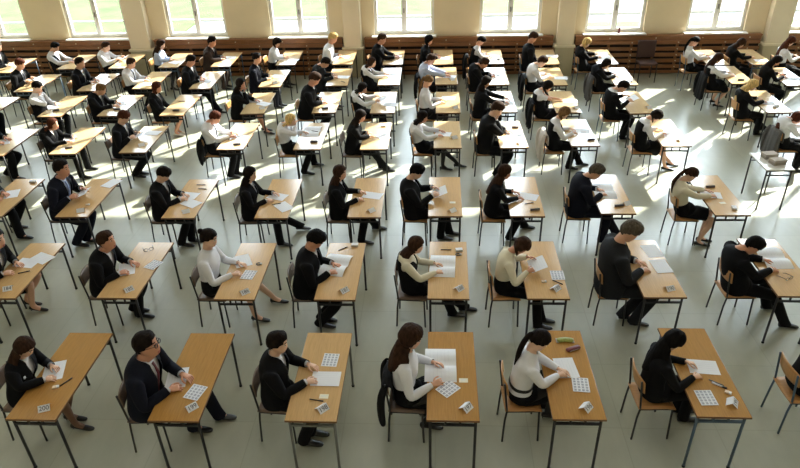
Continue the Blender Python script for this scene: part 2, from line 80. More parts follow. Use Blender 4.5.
    {'k': 'G8', 'd': [0.189, 16.577, -0.003], 'p': [-0.261, 16.517], 'h': [0.094, 1.211], 'f': [], 'i': [['sheet', 0.024, -0.109, 80]], 'hair': 'bob', 'hc': 'black', 'top': 'jacket', 'bot': 'trousers', 'arms': 'write', 'desc': 'in black jacket by window', 'sex': 'f', 'pitch': 25},
    {'k': 'G9', 'd': [1.441, 16.562, -0.006], 'p': [0.991, 16.502], 'h': [0.145, 1.178], 'f': [], 'i': [['sheet', 0.041, -0.021, 85], ['watch', 0.117, -0.336, 0]], 'hair': 'short', 'hc': 'dark', 'top': 'vest', 'bot': 'skirt_black', 'arms': 'write', 'desc': 'in black vest and full skirt', 'sex': 'f', 'pitch': 50, 'coat': 'black'},
    {'k': 'G10', 'd': [2.783, 16.463, -0.018], 'p': [2.333, 16.403], 'h': [0.075, 1.27], 'f': [], 'i': [['sheet', 0.154, 0.051, 85]], 'hair': 'short', 'hc': 'brown', 'top': 'suit', 'bot': 'trousers', 'arms': 'lap', 'desc': 'in black suit upright by pillar', 'pitch': 35},
    {'k': 'G11', 'd': [4.168, 16.408, -0.006], 'p': [3.718, 16.348], 'h': [0.002, 1.127], 'f': [], 'i': [['booklet', -0.0, 0.044, 0]], 'hair': 'bob', 'hc': 'blonde', 'top': 'jacket', 'bot': 'trousers', 'arms': 'read', 'desc': 'in black jacket reading on lap', 'sex': 'f', 'pitch': 35},
    {'k': 'G12', 'd': [6.735, 16.24, -0.023], 'p': [6.285, 16.18], 'h': [-0.011, 1.164], 'f': [], 'i': [['sheet', 0.047, -0.006, 85]], 'hair': 'pony', 'hc': 'black', 'top': 'blouse', 'bot': 'trousers', 'arms': 'write', 'desc': 'in white blouse with black ponytail', 'sex': 'f', 'pitch': 35},
    {'k': 'G13', 'd': [7.75, 16.228, -0.018], 'p': [7.3, 16.168], 'h': [0.068, 1.105], 'f': [], 'i': [['sheet', 0.056, -0.344, 85]], 'hair': 'long', 'hc': 'brown', 'top': 'sweater', 'bot': 'trousers', 'arms': 'write', 'desc': 'in black top under right window', 'sex': 'f', 'pitch': 40},
    {'k': 'G14', 'd': None, 'p': [8.4, 16.04], 'h': [0.053, 1.167], 'f': [], 'i': [], 'hair': 'long', 'hc': 'auburn', 'top': 'blouse', 'bot': 'trousers', 'arms': 'write', 'desc': 'in white blouse by right edge', 'sex': 'f', 'pitch': 45},
]


# ------------------------------------------------------------------ materials
MATS = {}


def mat(name, col, rough=.6, spec=.5, metal=0, noise=0, nscale=8, stretch=(1, 1, 1), bump=0, sheen=0):
    """procedural principled material: base colour broken up by an object-space noise"""
    if name in MATS:
        return MATS[name]
    m = bpy.data.materials.new(name)
    m.use_nodes = True
    nt = m.node_tree
    b = nt.nodes['Principled BSDF']
    b.inputs['Roughness'].default_value = rough
    b.inputs['Metallic'].default_value = metal
    b.inputs['Specular IOR Level'].default_value = spec
    if sheen:
        b.inputs['Sheen Weight'].default_value = sheen
    c = (*col, 1)
    b.inputs['Base Color'].default_value = c
    if noise or bump:
        tc = nt.nodes.new('ShaderNodeTexCoord')
        mp = nt.nodes.new('ShaderNodeMapping')
        mp.inputs['Scale'].default_value = stretch
        nz = nt.nodes.new('ShaderNodeTexNoise')
        nz.inputs['Scale'].default_value = nscale
        nz.inputs['Detail'].default_value = 5
        nt.links.new(tc.outputs['Object'], mp.inputs['Vector'])
        nt.links.new(mp.outputs['Vector'], nz.inputs['Vector'])
        if noise:
            rp = nt.nodes.new('ShaderNodeValToRGB')
            rp.color_ramp.elements[0].position = .3
            rp.color_ramp.elements[1].position = .7
            rp.color_ramp.elements[0].color = (*[x * (1 - noise) for x in col], 1)
            rp.color_ramp.elements[1].color = (*[min(1, x * (1 + noise)) for x in col], 1)
            nt.links.new(nz.outputs['Fac'], rp.inputs['Fac'])
            nt.links.new(rp.outputs['Color'], b.inputs['Base Color'])
        if bump:
            bp = nt.nodes.new('ShaderNodeBump')
            bp.inputs['Strength'].default_value = bump
            bp.inputs['Distance'].default_value = .01
            nt.links.new(nz.outputs['Fac'], bp.inputs['Height'])
            nt.links.new(bp.outputs['Normal'], b.inputs['Normal'])
    MATS[name] = m
    return m


def srgb(r, g, b):
    f = lambda c: (c / 255 / 12.92) if c / 255 <= .04045 else ((c / 255 + .055) / 1.055) ** 2.4
    return (f(r), f(g), f(b))


WOOD = [mat('desk_veneer_gold', srgb(178, 130, 68), .16, .8, noise=.10, nscale=6, stretch=(14, 1, 1)),
        mat('desk_veneer_tan', srgb(204, 164, 112), .16, .8, noise=.08, nscale=6, stretch=(14, 1, 1)),
        mat('desk_veneer_pale', srgb(206, 176, 132), .16, .8, noise=.07, nscale=6, stretch=(14, 1, 1))]
M_EDGE = mat('desk_edge', srgb(120, 82, 44), .5)
M_PLY = mat('plywood', srgb(184, 134, 80), .42, .5, noise=.12, nscale=5, stretch=(1, 12, 1))
M_PLY_SHADE = mat('shaded_plywood', srgb(112, 90, 74), .45, .5, noise=.12, nscale=5, stretch=(1, 12, 1))  # same plywood with the shade of the chairs' dim side put into its colour
M_STEEL = mat('black_steel', srgb(30, 31, 34), .4, .5)
M_BLUE = mat('blue_grey_steel', srgb(70, 92, 112), .4, .5)
M_GREY = mat('grey_steel', srgb(110, 112, 108), .4, .5)
M_RUB = mat('black_rubber', srgb(18, 18, 18), .7)
M_PAPER = mat('white_paper', srgb(232, 233, 238), .75, .2)
M_INK = mat('dark_ink', srgb(52, 60, 84), .7)
M_CODE = mat('blue_grey_print', srgb(96, 104, 130), .7)
M_FAINT = mat('faint_print', srgb(220, 222, 228), .75)
SKIN = [mat('skin_fair', srgb(222, 172, 144), .5, .4, noise=.04, nscale=20), mat('skin_rosy', srgb(208, 152, 124), .5, .4, noise=.04, nscale=20),
        mat('skin_pale', srgb(228, 186, 160), .5, .4, noise=.04, nscale=20)]
M_LIP = mat('lips', srgb(170, 96, 88), .5)
M_EYE = mat('eye_white', srgb(222, 218, 212), .3)
M_IRIS = mat('iris', srgb(40, 30, 24), .2)
HAIR = {'black': (16, 14, 14), 'dark': (27, 20, 17), 'brown': (54, 36, 26), 'auburn': (74, 40, 27), 'lightbrown': (116, 88, 58),
        'blonde': (206, 174, 116), 'grey': (84, 76, 66)}
HAIR = {k: mat('hair_' + k, srgb(*v), .7, .08, noise=.45, nscale=45, stretch=(1, 1, .2), bump=.9) for k, v in HAIR.items()}
M_SUIT = [mat('suit_black', srgb(17, 17, 20), .85, .15, noise=.15, nscale=60), mat('suit_navy', srgb(22, 24, 36), .85, .15, noise=.15, nscale=60),
          mat('suit_charcoal', srgb(36, 37, 40), .85, .15, noise=.15, nscale=60)]
M_BROWN = mat('suit_brown', srgb(50, 36, 32), .8, .3, noise=.15, nscale=60)
SHIRT = {'white': mat('shirt_white', srgb(226, 226, 232), .8, .2, noise=.03), 'cream': mat('shirt_cream', srgb(222, 214, 192), .8, .2, noise=.04),
         'blue': mat('shirt_pale_blue', srgb(186, 196, 222), .8, .2, noise=.03)}
TIE = {'red': mat('tie_red', srgb(92, 22, 30), .5), 'dark': mat('tie_dark', srgb(26, 28, 46), .5), 'pale': mat('tie_pale', srgb(140, 158, 204), .5)}
M_SHOE = mat('shoe_black', srgb(16, 15, 15), .3, .5)
M_SHOEW = mat('shoe_white', srgb(222, 216, 206), .4, .5)
M_TIGHT = mat('black_tights', srgb(26, 23, 24), .7)
M_BELT = mat('belt_black', srgb(14, 14, 14), .4)
M_BOX = mat('grey_cardboard', srgb(150, 142, 132), .8, .2, noise=.06)
M_CASE = mat('pencil_case', srgb(84, 80, 88), .6, noise=.5, nscale=40)
M_GREEN = mat('green_wrapper', srgb(150, 160, 84), .4, noise=.3, nscale=30)
M_CLEAR = mat('milky_plastic', srgb(186, 180, 170), .3)
M_ORANGE = mat('orange_pen', srgb(176, 110, 40), .4)
M_PENB = mat('dark_pen', srgb(24, 24, 34), .35)
M_REDC = mat('red_case', srgb(104, 40, 44), .4)
M_COAT = {'black': mat('coat_black', srgb(20, 20, 23), .85, .2, noise=.2, nscale=40), 'grey': mat('coat_grey', srgb(92, 90, 90), .9, .2, noise=.15, nscale=40),
          'white': mat('coat_white', srgb(214, 206, 200), .85, .2, noise=.05)}

# ------------------------------------------------------------------ object helpers


def link(o, parent=None):
    COL.objects.link(o)
    if parent:
        o.parent = parent
    return o


def tag(o, label=None, cat=None, group=None, kind=None):
    for k, v in (('label', label), ('category', cat), ('group', group), ('kind', kind)):
        if v:
            o[k] = v
    return o


def empty(name, loc, rz=0):
    o = bpy.data.objects.new(name, None)
    o.empty_display_size = .1
    o.location = loc
    o.rotation_euler = (0, 0, rz)
    return link(o)


def mesh_obj(name, verts, faces, mats, parent=None, smooth=True, sub=0, fm=None, bev=0):
    me = bpy.data.meshes.new(name)
    me.from_pydata([tuple(v) for v in verts], [], faces)
    bm = bmesh.new()
    bm.from_mesh(me)
    bmesh.ops.delete(bm, geom=[v for v in bm.verts if not v.link_faces], context='VERTS')
    bmesh.ops.recalc_face_normals(bm, faces=bm.faces)
    bm.to_mesh(me)
    bm.free()
    for m in (mats if isinstance(mats, (list, tuple)) else [mats]):
        me.materials.append(m)
    if fm:
        for i, k in fm.items():
            me.polygons[i].material_index = k
    if smooth:
        me.polygons.foreach_set('use_smooth', [True] * len(me.polygons))
    o = bpy.data.objects.new(name, me)
    if sub:
        md = o.modifiers.new('subsurf', 'SUBSURF')
        md.levels = md.render_levels = sub
    if bev:
        md = o.modifiers.new('bevel', 'BEVEL')
        md.width = bev
        md.segments = 2
        md.limit_method = 'ANGLE'
    return link(o, parent)


class MB:
    """collects boxes, prisms and tubes into one mesh"""

    def __init__(s):
        s.v, s.f, s.fm = [], [], {}

    def add(s, vs, fs, m=0):
        o = len(s.v)
        s.v += [V(v) for v in vs]
        for f in fs:
            if m:
                s.fm[len(s.f)] = m
            s.f.append([o + i for i in f])
        return s

    def box(s, x0, x1, y0, y1, z0, z1, m=0, M=None):
        vs = [V((x, y, z)) for z in (z0, z1) for x, y in ((x0, y0), (x1, y0), (x1, y1), (x0, y1))]
        if M:
            vs = [M @ v for v in vs]
        return s.add(vs, [(3, 2, 1, 0), (4, 5, 6, 7), (0, 1, 5, 4), (1, 2, 6, 5), (2, 3, 7, 6), (3, 0, 4, 7)], m)

    def tube(s, pts, r, n=8, m=0, caps=True):
        pts = [V(p) for p in pts]
        rs = r if isinstance(r, (list, tuple)) else [r] * len(pts)
        t = (pts[1] - pts[0]).normalized()
        u = t.orthogonal().normalized()
        w = t.cross(u)
        rings = []
        o = len(s.v)
        for i, p in enumerate(pts):
            if i:
                t2 = (pts[min(i + 1, len(pts) - 1)] - pts[i - 1]).normalized()
                q = t.rotation_difference(t2)
                u, w, t = q @ u, q @ w, t2
            rings.append([p + rs[i] * (math.cos(2 * PI * k / n) * u + math.sin(2 * PI * k / n) * w) for k in range(n)])
        vs = [v for rg in rings for v in rg]
        fs = [(i * n + k, i * n + (k + 1) % n, (i + 1) * n + (k + 1) % n, (i + 1) * n + k) for i in range(len(pts) - 1) for k in range(n)]
        if caps:
            fs += [tuple(range(n - 1, -1, -1)), tuple((len(pts) - 1) * n + k for k in range(n))]
        return s.add(vs, fs, m)

    def obj(s, name, mats, parent=None, smooth=False, sub=0, bev=0):
        return mesh_obj(name, s.v, s.f, mats, parent, smooth, sub, s.fm, bev)


def copy_tree(o, parent=None):
    c = o.copy()
    COL.objects.link(c)
    c.parent = parent
    for ch in KIDS.get(o.name, []):
        copy_tree(ch, c)
    return c


KIDS = {}


def register(o):
    for x in [o] + list(o.children_recursive):
        KIDS[x.name] = list(x.children)
    return o


# ------------------------------------------------------------------ furniture
DH = .76


def make_desk(steel):
    t = empty('exam_desk', (0, 0, 0))
    tp = MB().box(-.25, .25, -.65, .65, DH - .022, DH - .001)
    tp.obj('tabletop', WOOD[0], t, bev=.003)
    eb = MB()
    for a in ((-.252, -.249, -.652, .652), (.249, .252, -.652, .652), (-.252, .252, -.652, -.649), (-.252, .252, .649, .652)):
        eb.box(*a, DH - .024, DH - .002)
    eb.obj('edge_band', M_EDGE, t)
    fr = MB()
    for y in (-.60, .60):
        fr.box(-.215, .215, y - .012, y + .012, DH - .050, DH - .0235)
        fr.box(-.215, .215, y - .010, y + .010, DH - .125, DH - .100)
        for x in (-.07, .07):
            fr.box(x - .01, x + .01, y - .008, y + .008, DH - .105, DH - .045)
    for x in (-.205, .205):
        fr.box(x - .011, x + .011, -.60, .60, DH - .050, DH - .0235)
    fr.obj('frame', steel, t)
    for x in (-.218, .218):
        for y in (-.60, .60):
            l = MB().tube([(x, y, DH - .0235), (x, y, .012)], .0145, 8)
            lo = l.obj('leg', steel, t, smooth=True)
            MB().tube([(x, y, .02), (x, y, 0)], .0175, 8).obj('rubber_foot', M_RUB, lo)
    return register(t)


def make_chair(steel):
    t = empty('school_chair', (0, 0, 0))
    # seat: dished plywood panel
    vs, fs = [], []
    nx, ny = 8, 8
    for k in (0, 1):
        for i in range(nx + 1):
            for j in range(ny + 1):
                x = -.19 + .38 * i / nx
                y = (-.19 + .38 * j / ny) * (1 - .08 * (i / nx - .5) ** 2)
                z = .445 - .010 * math.sin(PI * j / ny) + (-.018 * max(0, i / nx - .75) * 4) - .012 * k
                vs.append((x, y, z))
    q = lambda k, i, j: k * (nx + 1) * (ny + 1) + i * (ny + 1) + j
    for i in range(nx):
        for j in range(ny):
            fs += [(q(0, i, j), q(0, i + 1, j), q(0, i + 1, j + 1), q(0, i, j + 1)), (q(1, i, j), q(1, i, j + 1), q(1, i + 1, j + 1), q(1, i + 1, j))]
    for i in range(nx):
        fs += [(q(0, i, 0), q(1, i, 0), q(1, i + 1, 0), q(0, i + 1, 0)), (q(0, i, ny), q(0, i + 1, ny), q(1, i + 1, ny), q(1, i, ny))]
    for j in range(ny):
        fs += [(q(0, 0, j), q(0, 0, j + 1), q(1, 0, j + 1), q(1, 0, j)), (q(0, nx, j), q(1, nx, j), q(1, nx, j + 1), q(0, nx, j + 1))]
    mesh_obj('seat', vs, fs, M_PLY, t)
    # backrest: curved plywood panel
    vs, fs = [], []
    for k in (0, 1):
        for i in range(9):
            for j in range(5):
                a = -1 + 2 * i / 8
                y = a * .19
                z = .64 + .17 * j / 4 - (.012 * a * a if j in (0, 4) else 0) * (1 if j == 4 else -1)
                x = -.192 + .030 * a * a * 1 - .02 * (j / 4) - .012 * k
                vs.append((x, y, z))
    q = lambda k, i, j: k * 45 + i * 5 + j
    for i in range(8):
        for j in range(4):
            fs += [(q(0, i, j), q(0, i + 1, j), q(0, i + 1, j + 1), q(0, i, j + 1)), (q(1, i, j), q(1, i, j + 1), q(1, i + 1, j + 1), q(1, i + 1, j))]
        fs += [(q(0, i, 0), q(1, i, 0), q(1, i + 1, 0), q(0, i + 1, 0)), (q(0, i, 4), q(0, i + 1, 4), q(1, i + 1, 4), q(1, i, 4))]
    for j in range(4):
        fs += [(q(0, 0, j), q(0, 0, j + 1), q(1, 0, j + 1), q(1, 0, j)), (q(0, 8, j), q(1, 8, j), q(1, 8, j + 1), q(0, 8, j + 1))]
    mesh_obj('backrest', vs, fs, M_PLY, t)
    for s in (-1, 1):
        y = s * .178
        MB().tube([(.175, s * .19, 0), (.165, y, .30), (.16, y, .425)], .011, 8).obj('leg', steel, t, smooth=True)
        MB().tube([(-.20, s * .19, 0), (-.185, y, .30), (-.17, y, .43)], .011, 8).obj('leg', steel, t, smooth=True)
        MB().tube([(-.17, y, .425), (-.180, y, .52), (-.196, y, .66), (-.212, y, .80)], .011, 8).obj('back_post', steel, t, smooth=True)
    f = MB()
    for s in (-1, 1):
        f.tube([(-.175, s * .178, .422), (.165, s * .178, .418)], .010, 8)
    f.tube([(-.17, -.178, .42), (-.17, .178, .42)], .009, 8).tube([(.15, -.178, .42), (.15, .178, .42)], .009, 8)
    f.obj('seat_frame', steel, t, smooth=True)
    return register(t)


# ------------------------------------------------------------------ people
NS = 16
#         s      w     d_front d_back  bust
TORSO = [(-.085, .162, .122, .132), (-.02, .184, .126, .146), (.06, .174, .112, .136), (.15, .156, .106, .118), (.24, .152, .106, .116),
         (.33, .166, .120, .124), (.40, .182, .114, .126), (.462, .176, .090, .108), (.497, .118, .066, .086), (.522, .066, .055, .062)]
HEADR = [(-.085, -.022, .060, .058, .050), (-.070, -.030, .087, .072, .060), (-.050, -.012, .090, .085, .067), (-.022, -.004, .092, .094, .071),
         (.006, 0, .087, .098, .074), (.032, 0, .094, .099, .075), (.066, 0, .086, .090, .070), (.095, 0, .056, .066, .049)]


def ik(a, c, l1, l2, pole):
    d = c - a
    L = min(d.length, (l1 + l2) * .995)
    L = max(L, abs(l1 - l2) + .02)
    dn = d.normalized()
    c = a + dn * L
    x = (l1 * l1 - l2 * l2 + L * L) / (2 * L)
    h = math.sqrt(max(0, l1 * l1 - x * x))
    p = pole - dn * pole.dot(dn)
    p = p.normalized() if p.length > 1e-5 else dn.orthogonal().normalized()
    return a + dn * x + p * h, c


class Pose:
    pass


def solve_pose(r, deskx):
    """joint positions in the person's own frame: seat centre at the origin on the floor, facing +x, y to the person's left"""
    p = Pose()
    f = r.get('sex') == 'f'
    H0 = V((-.02, 0, .545))
    Hc = V((r['h'][0], 0, r['h'][1]))
    dist = (Hc - H0).length
    sc = min(1.13, max(.94 if f else .98, dist / .70)) * r.get('big', 1) ** .5
    p.sc = sc
    L1, L2 = .50 * sc, .195 * sc
    d = Hc - H0
    if d.length > (L1 + L2):
        Hc = H0 + d.normalized() * (L1 + L2) * .998
    N, Hc = ik(H0, Hc, L1, L2, V((-1, 0, .15)))
    p.H0, p.N, p.Hc = H0, N, Hc
    mid = (H0 + N) / 2
    perp = V((-(N - H0).z, 0, (N - H0).x)).normalized()
    if perp.x > 0:
        perp = -perp
    ctrl = mid + perp * (.04 + .10 * max(0, 1 - dist / .70))
    p.wm = sc * (.90 if f else 1.04) * r.get('big', 1)

    def spine(s):
        t = s / .5
        if t < 0:
            g = (ctrl - H0).normalized()
            g = (g + V((0, 0, 1.2))).normalized()
            return H0 + g * s, g
        if t > 1:
            g = (N - ctrl).normalized()
            return N + g * (s - .5) * sc, g
        q = (1 - t) ** 2 * H0 + 2 * t * (1 - t) * ctrl + t * t * N
        g = ((1 - t) * (ctrl - H0) + t * (N - ctrl)).normalized()
        return q, g
    p.spine = spine
    pitch = R(r.get('pitch', 20))
    p.HR = Matrix.Rotation(R(r.get('yaw', 0)), 3, 'Z') @ Matrix.Rotation(pitch, 3, 'Y')
    p.f = f
    # arms
    mode = r.get('arms', 'write')
    cs, g = spine(.44)
    tz = DH + .038
    dx = deskx - .25
    if mode == 'write':
        tg = {1: V((dx + .09, .13, tz)), -1: V((dx + .11, -.09, tz))}
    elif mode == 'rest':
        tg = {1: V((dx + .11, .15, tz)), -1: V((dx + .09, -.10, tz))}
    elif mode == 'clasp':
        tg = {1: V((dx + .12, .06, tz + .01)), -1: V((dx + .11, -.05, tz + .01))}
    elif mode == 'read':
        up_ = .0 if r['i'] and r['i'][0][0] == 'booklet' else .06
        tg = {1: V((dx + .06, .165, tz + up_)), -1: V((dx + .06, -.155, tz + up_))}
    elif mode == 'chin':
        ch = Hc + p.HR @ V((.085, 0, -.135))
        tg = {1: V((dx + .15, .12, tz)), -1: ch + V((-.01, -.035, -.045))}
        if r['k'] in ('D4', 'E1'):
            tg[1] = V((dx + .06, .14, tz))
    else:
        tg = {1: V((.24, .07, .67)), -1: V((.24, -.07, .67))}
    if r['k'] == 'E8':
        tg = {1: V((dx + .30, .10, tz)), -1: V((dx + .26, -.12, tz))}
    if r['k'] == 'G7' or r['k'] == 'F7':
        tg = {1: V((dx + .26, .10, tz)), -1: V((dx + .25, -.10, tz))}
    jit = random.Random(r['k'])
    for s_ in (1, -1):
        if mode != 'chin' or s_ == 1:
            tg[s_] += V((jit.uniform(-.02, .03), jit.uniform(-.02, .02), 0))
    p.sh, p.el, p.wr, p.hd = {}, {}, {}, {}
    la, lf = .285 * sc, .250 * sc
    for s in (1, -1):
        S = cs + V((0, s * .190 * p.wm, 0)) + g * .008
        W = tg[s]
        if mode == 'chin' and s == -1:
            E = V((max(dx + .07, .22), -.13, DH + .055))
            E = S + (E - S).normalized() * la
            if E.x > dx - .05:
                E.z = max(E.z, DH + .055)
            W = E + (W - E).normalized() * lf
        else:
            E, W = ik(S, W, la, lf, V((-.25, s * .55, -.75)))
            if E.x > dx - .06 and E.z < DH + .066 and mode != 'lap':
                E.z = DH + .066
        p.sh[s], p.el[s], p.wr[s] = S, E, W
        fd = (W - E).normalized()
        if mode in ('chin',) and s == -1:
            p.hd[s] = ((V((.3, .25, 1))).normalized(), V((1, .3, -.2)))
        elif mode == 'read':
            p.hd[s] = (V((.8, -s * .32, .12)).normalized(), V((0, -s * .55, -.8)))
        elif mode == 'lap':
            p.hd[s] = ((fd + V((.3, 0, -.2))).normalized(), V((0, -s * .3, -1)))
        else:
            p.hd[s] = (V((fd.x + .5, fd.y * .6 - s * .15, -.06)).normalized(), V((0, -s * .25, -1)))
    # legs
    ft = list(r['f'])
    ft = [(max(-.1, min(.74, a)), max(-.24, min(.34, b))) for a, b in ft]
    if not ft:
        e = jit.uniform(-.08, .1)
        ft = [(.42 + e, .10), (.36 - e * .6, -.12)]
    if len(ft) == 1:
        ft.append((.35, -.12))
    ft.sort(key=lambda q: -q[1])
    if ft[0][1] - ft[1][1] < .13:
        m = (ft[0][1] + ft[1][1]) / 2
        m = max(-.15, min(.2, m))
        ft = [(ft[0][0], m + .065), (ft[1][0], m - .065)]
    p.hip, p.kn, p.an, p.fd = {}, {}, {}, {}
    heel = .075 if f and r['bot'] != 'trousers' else .055
    for s, (a, b) in ((1, ft[0]), (-1, ft[1])):
        hp = V((.0, s * .088 * p.wm, .535))
        A = V((max(a, .24) - .09, b, heel + .035))
        K, A = ik(hp, A, .43 * sc, .42 * sc, V((.6, s * .10, 1)))
        if K.z > .585:
            K.z = .585
        p.hip[s], p.kn[s], p.an[s] = hp, K, A
        sd = (A - K)
        out = V((1, b * .25, 0)).normalized()
        p.fd[s] = out
    p.heel = heel
    return p


def transport(ax, d0, d1):
    q = d0.rotation_difference(d1)
    return [q @ a for a in ax]


class Fig:
    """one continuous body or garment surface, grown ring by ring and bridged at shoulders and hips"""

    def __init__(s, p):
        s.p, s.v, s.f, s.fm = p, [], [], {}

    def ring(s, pts):
        o = len(s.v)
        s.v += [V(q) for q in pts]
        return list(range(o, o + len(pts)))

    def bridge(s, a, b, closed=True, skip=(), m=0):
        n = len(a)
        for k in range(n if closed else n - 1):
            if k in skip:
                continue
            if m:
                s.fm[len(s.f)] = m
            s.f.append((a[k], a[(k + 1) % n], b[(k + 1) % n], b[k]))

    def cap(s, a, up):
        c = sum((s.v[i] for i in a), V()) / len(a) + up
        s.v.append(c)
        o = len(s.v) - 1
        n = len(a)
        for k in range(n):
            s.f.append((a[k], a[(k + 1) % n], o))

    def torso(s, i0, i1, infl, open_=None, arms=True, bust=True):
        p = s.p
        rows = []
        for i in range(i0, i1 + 1):
            sv, w, df, db = TORSO[i]
            c, g = p.spine(sv * (p.sc if sv > 0 else 1))
            c, g = p.spine(sv)
            fx = V((g.z, 0, -g.x)).normalized()
            k = infl(i) if callable(infl) else infl
            w, df, db = w * p.wm + k, df * p.wm + k, db * p.wm + k
            pts = []
            op = R(open_[i]) if open_ else 0
            n = NS + 1 if open_ else NS
            for j in range(n):
                a = 2 * PI * j / NS
                if open_:
                    if j <= 8:
                        a = max(a, op + R(7) * j) if j else op
                    else:
                        a = 2 * PI - (max(2 * PI - a, op + R(7) * (NS - j)) if j < NS else op)
                cx, sy = math.cos(a), math.sin(a)
                e = .85
                cx2, sy2 = math.copysign(abs(cx) ** e, cx), math.copysign(abs(sy) ** e, sy)
                x = (df if cx > 0 else db) * cx2
                y = w * sy2
                if p.f and bust and cx > .3:
                    b = {5: .036, 6: .016, 4: .010}.get(i, 0)
                    x += b * min(1, abs(math.sin(2 * a)) * .8 + .45)
                if open_ and j in (0, NS):
                    x += .008
                pts.append(c + fx * x + V((0, y, 0)))
            rows.append(s.ring(pts))
        r = 5 - i0
        hole = set()
        if arms and i0 <= 5 and i1 >= 7:
            for rr in (r, r + 1):
                for cc in (3, 4, 11, 12):
                    hole.add((rr, cc))
        for q in range(len(rows) - 1):
            s.bridge(rows[q], rows[q + 1], closed=not open_, skip=[c for (a, c) in hole if a == q])
        s.rows, s.i0 = rows, i0
        return rows

    def arm(s, side, infl, upto=99, cuffr=None):
        """rings from the shoulder hole to the wrist (index 0..6)"""
        p = s.p
        r = 5 - s.i0
        cols = (3, 4, 5) if side == 1 else (13, 12, 11)
        a, b, c = cols
        rw = s.rows
        hole = [rw[r][a], rw[r][b], rw[r][c], rw[r + 1][c], rw[r + 2][c], rw[r + 2][b], rw[r + 2][a], rw[r + 1][a]]
        ang = [-45, -90, -135, 180, 135, 90, 45, 0]
        _, g = p.spine(.44)
        fx = V((g.z, 0, -g.x)).normalized()
        ax = [fx, g]
        d = V((0, side, 0))
        S, E, W = p.sh[side], p.el[side], p.wr[side]
        ua, fa = (E - S).normalized(), (W - E).normalized()
        S2 = S + V((0, side * .012, -.005))
        k = p.wm
        st = [(S2, (d + ua).normalized(), .062), (S2.lerp(E, .22), ua, .056), (S2.lerp(E, .6), ua, .046), (S2.lerp(E, .93), (ua * 2 + fa).normalized(), .042),
              (E.lerp(W, .10), (ua + fa * 2).normalized(), .043), (E.lerp(W, .35), fa, .041), (E.lerp(W, .75), fa, .032), (E.lerp(W, .98), fa, .026)]
        prev, pd = hole, d
        for i, (c_, dd, rad) in enumerate(st[:upto]):
            ax = transport(ax, pd, dd)
            pd = dd
            kk = infl(i) if callable(infl) else infl
            rr = rad * k + kk
            rg = s.ring([c_ + rr * (math.cos(R(t)) * ax[0] + math.sin(R(t)) * ax[1]) for t in ang])
            s.bridge(prev, rg)
            prev = rg
        s.last = (prev, ax, pd)
        return prev

    def hand(s, side):
        p = s.p
        prev, ax, pd = s.last
        W = p.wr[side]
        d, n = p.hd[side]
        n = (n - d * n.dot(d)).normalized()
        sd = n.cross(d)          # thumb side for the right hand is +-; fixed below
        th = sd if sd.y * side < 0 else -sd
        # keep the ring order of the wrist
        k = p.sc * (.93 if p.f else 1.03)
        a0 = math.atan2((s.v[prev[0]] - W).dot(n), (s.v[prev[0]] - W).dot(th))
        a1 = math.atan2((s.v[prev[1]] - W).dot(n), (s.v[prev[1]] - W).dot(th))
        da = (a1 - a0 + PI) % (2 * PI) - PI
        sg = 1 if da > 0 else -1
        for (t, w, th_) in ((.022, .029, .018), (.050, .037, .016), (.078, .040, .014), (.092, .037, .011)):
            rg = s.ring([W + d * t * k + (th * math.cos(a0 + sg * q * PI / 4) * w + n * math.sin(a0 + sg * q * PI / 4) * th_) * k for q in range(8)])
            s.bridge(prev, rg)
            prev = rg
        s.cap(prev, d * .004)
        rnd = random.Random(str(W))
        cu = rnd.uniform(.25, .55)
        hold = side == -1
        for i, (o, L) in enumerate(((.029, .070), (.0095, .078), (-.010, .073), (-.029, .058))):
            b = W + d * .080 * k + th * o * k
            c = cu + (.35 if hold and i < 2 else 0) + .10 * i
            pts = [b]
            dd = (d + th * (o * 4)).normalized()
            for sg_ in (.42, .32, .26):
                dd = (dd * math.cos(c * .75) + n * math.sin(c * .75)).normalized()
                pts.append(pts[-1] + dd * L * sg_ * k)
            s.finger(pts, [.0095 * k, .0088 * k, .0078 * k, .006 * k])
        b = W + d * .028 * k + th * .024 * k
        t1 = b + (d * .55 + th * .75 + n * .25).normalized() * .040 * k
        t2 = t1 + (d * .85 + th * .25 + n * .35).normalized() * .032 * k
        t3 = t2 + (d * .95 - th * .15 + n * .35).normalized() * .024 * k
        s.finger([b, t1, t2, t3], [.013 * k, .0115 * k, .0095 * k, .007 * k])

    def finger(s, pts, rs):
        t = (pts[1] - pts[0]).normalized()
        u = t.orthogonal().normalized()
        w = t.cross(u)
        prev = None
        for i, q in enumerate(pts):
            if i:
                t2 = (pts[min(i + 1, len(pts) - 1)] - pts[i - 1]).normalized()
                u, w = transport([u, w], t, t2)
                t = t2
            rg = s.ring([q + rs[i] * (math.cos(a * PI / 3) * u + math.sin(a * PI / 3) * w) for a in range(6)])
            if prev:
                s.bridge(prev, rg)
            prev = rg
        s.cap(prev, t * rs[-1] * .6)

